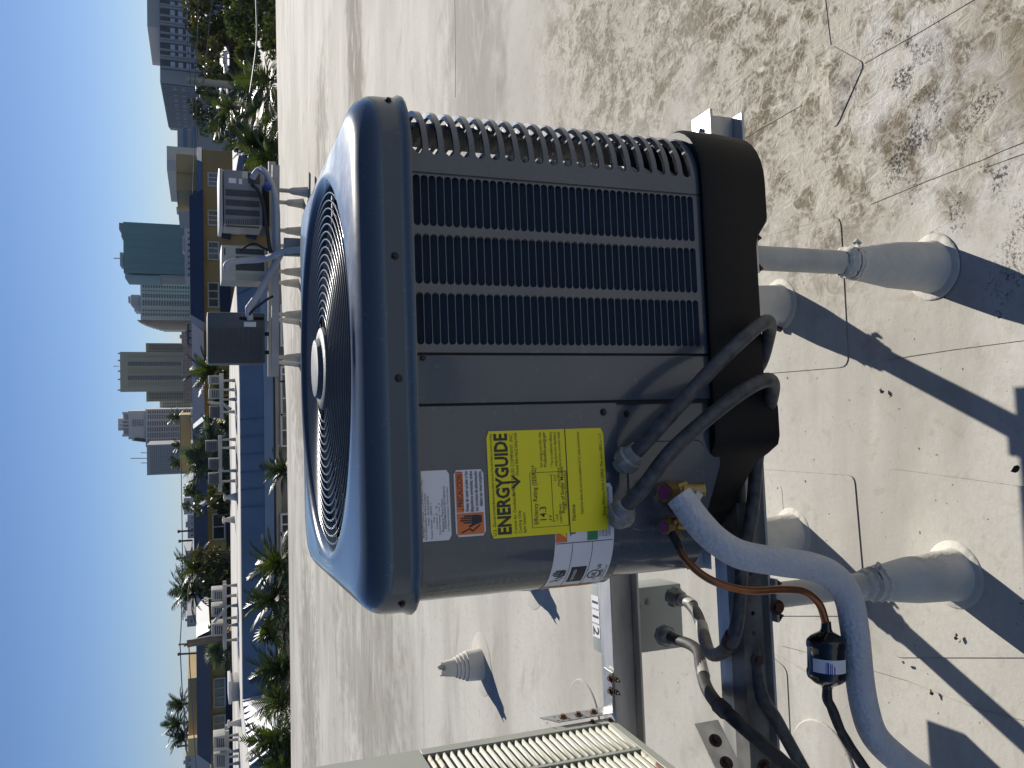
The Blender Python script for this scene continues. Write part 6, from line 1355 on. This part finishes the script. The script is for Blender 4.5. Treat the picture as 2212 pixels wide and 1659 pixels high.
for i, (X, Y, y, n, L_, m_, lab) in enumerate((
   (588, 172, 20.5, 13, 0.95, palmg, 'nearest right palm with one long arching frond on the roof edge'),
   (548, 192, 27, 16, 0.95, palmd, 'dark palm crown behind the concrete utility pole foot'),
   (572, 232, 22, 18, 0.8, palmd, 'dark palm crown left of the arching frond palm'),
   (505, 232, 31, 17, 0.95, palmg, 'sunlit palm crown high above the pink house'),
   (490, 258, 34, 15, 0.9, palmd, 'small dark palm highest over the pink house'),
   (594, 262, 20, 16, 0.5, palmg, 'low palm right of the pink house windows'),
   (575, 312, 18.5, 26, 0.85, palmd, 'dense dark palm right beside the grey far condenser'),
   (596, 345, 17.8, 20, 0.8, palmg, 'low palm tuft under the grey far condenser pipe'),
   (556, 306, 24, 18, 0.65, palmd, 'dark palm in front of the ochre wall corner'))):
    p = at(X, Y, y); palm('palm', lab, below(p), p, n, L_, m_, rg, 70+i, lo=-35, hi=80)
tr_ = 'broadleaf trees on the right'
p = at(474, 60, 46); tree('broadleaf_tree', 'huge dark broadleaf tree in front of the apartment block', below(p), p, (3.2, 3.0, 1.75), 5200, 0.13, treeg, tr_, 5, clumps=46)
p = at(452, 4, 44); tree('broadleaf_tree', 'olive topped tree at the right picture edge', below(p), p, (1.4, 1.8, 1.5), 2200, 0.12, treeo, tr_, 6)
p = at(478, 122, 44); tree('broadleaf_tree', 'olive brown tree crown next to the white lamp arm', below(p), p, (1.3, 1.5, 1.1), 2200, 0.11, treeo, tr_, 7)
p = at(474, 150, 50); tree('broadleaf_tree', 'dark round tree behind the concrete pole', below(p), p, (1.5, 1.6, 1.3), 2000, 0.12, treeg, tr_, 8)
p = at(545, 40, 21); tree('broadleaf_tree', 'bright glossy broadleaf tree just beyond our roof corner', below(p), p, (1.0, 1.0, 0.72), 4200, 0.062, treel, tr_, 9, clumps=34)
p = at(585, 75, 19.5); tree('broadleaf_tree', 'lower bright shrub tree at our roof edge on the right', below(p), p, (0.55, 0.6, 0.35), 1500, 0.05, treel, tr_, 10)
p = at(470, 215, 40); tree('broadleaf_tree', 'mixed green tree behind the right palms', below(p), p, (1.5, 1.5, 1.1), 1600, 0.11, treeg, tr_, 11)
p = at(500, 275, 36); tree('broadleaf_tree', 'small green tree over the pink house roof', below(p), p, (0.9, 1.0, 0.8), 1100, 0.09, treel, tr_, 12)
mg = 'greenery behind the blue building'
def R2(X, Y, y): return at(X, Y, y)
p = at(470, 800, 36); palm('palm', 'green palm left of the dark slate condenser', below(p), p, 24, 1.3, palmg, mg, 90)
p = at(474, 985, 33.5); palm('fan_palm', 'large silvery blue fan palm between the square dark condensers', below(p), p, 34, 1.5, fang, mg, 91, fan=True, lo=-60, hi=85)
p = at(487, 925, 34); palm('fan_palm', 'smaller silvery fan palm right of the large one', below(p), p, 22, 1.0, fang, mg, 92, fan=True, lo=-40, hi=85)
p = at(495, 1400, 33.5); palm('fan_palm', 'silvery fan palm behind the brown pole foot', below(p), p, 26, 0.9, fang, mg, 93, fan=True, lo=-30, hi=85)
p = at(440, 1225, 36); palm('palm', 'tall palm with long fronds leaning over the paler lit blue roof', below(p), p, 30, 1.35, palmg, mg, 94, lo=-60, hi=80, droop=0.8)
p = at(425, 1275, 37); palm('palm', 'tall palm with drooping dark fronds next to the pale condensers', below(p), p, 28, 1.35, palmd, mg, 95, lo=-50, hi=80, droop=0.7)
for i, (X, Y, y, rx, rz, m_, lab) in enumerate(((478, 838, 34, 0.8, 0.5, treel, 'green shrub between the first pale condensers'), (482, 895, 34, 0.9, 0.5, treeg, 'dark shrub behind the slim dark condenser'), (468, 1008, 34, 0.6, 0.7, treel, 'yellow green shrub before the fan palm'), (455, 1072, 35, 0.9, 1.1, treel, 'bushy bright tree right of the dark window'), (492, 1085, 34, 0.8, 0.5, treeg, 'dark shrub at the foot of the bushy bright tree'), (468, 1210, 34.5, 0.9, 0.9, treeo, 'yellow flowering shrub at the foot of the tall palm'), (478, 1260, 34, 1.0, 0.7, treeg, 'dark shrub behind the first pale condenser'), (478, 1330, 34.5, 0.8, 0.6, treel, 'green shrub between the pale condensers by the pole'), (494, 1300, 34, 1.6, 0.3, treeg, 'low dark hedge under the pale condensers rack'))):
    p = at(X, Y, y); tree('shrub', lab, below(p), p, (rx, 0.8, rz), 1100, 0.075, m_, mg, 120+i, cat='shrub', clumps=16)
for i, (X, Y, lab) in enumerate(((398, 1520, 'distant palm above the right end of the tan rooftop block'), (392, 1562, 'distant palm with tall crown above the tan rooftop block'), (403, 1588, 'distant low palm near the sunlit yellow end wall'), (388, 900, 'small palm over the cream parapet by the white tower'), (394, 962, 'small palm bush left on the cream parapet'), (391, 1000, 'small palm bush at the end of the cream parapet'))):
    p = at(X, Y, 66); palm('palm', lab, below(p), p, 20, 1.5 if i < 3 else 0.9, palmd, 'distant palms over the roofs', 140+i)
# far tree line that only shows in slits between the buildings
m = MB(); rr = random.Random(3)
for k in range(9000):
    x = rr.uniform(-75, 80); y = rr.uniform(72, 100); p = Vector((x, y, -7 + 5.5*rr.random()**0.5)); s_ = 0.35; a = Vector((rr.gauss(0, 1), rr.gauss(0, 1), rr.gauss(0, 1))).normalized(); u = a.orthogonal().normalized(); w = a.cross(u)
    m.add([p - u*s_, p + w*s_*0.5, p + u*s_, p - w*s_*0.5], [(0, 1, 2, 3)])
tag(m.build('distant_trees', treeg), 'far mass of street trees between the buildings', kind='stuff')
# ================================================================ air: thin city haze
hz = MB(); hz.box(-1350, 1350, -250, 2650, -8.3, 58); h_ = hz.build('haze', bpy.data.materials.new('haze'))
hm = h_.data.materials[0]; hm.use_nodes = True; hm.node_tree.nodes.clear()
vo = hm.node_tree.nodes.new('ShaderNodeVolumePrincipled'); vo.inputs['Color'].default_value = (0.80, 0.88, 1.0, 1); vo.inputs['Density'].default_value = 0.00010
hm.node_tree.links.new(vo.outputs[0], hm.node_tree.nodes.new('ShaderNodeOutputMaterial').inputs['Volume']); tag(h_, None, kind='stuff')
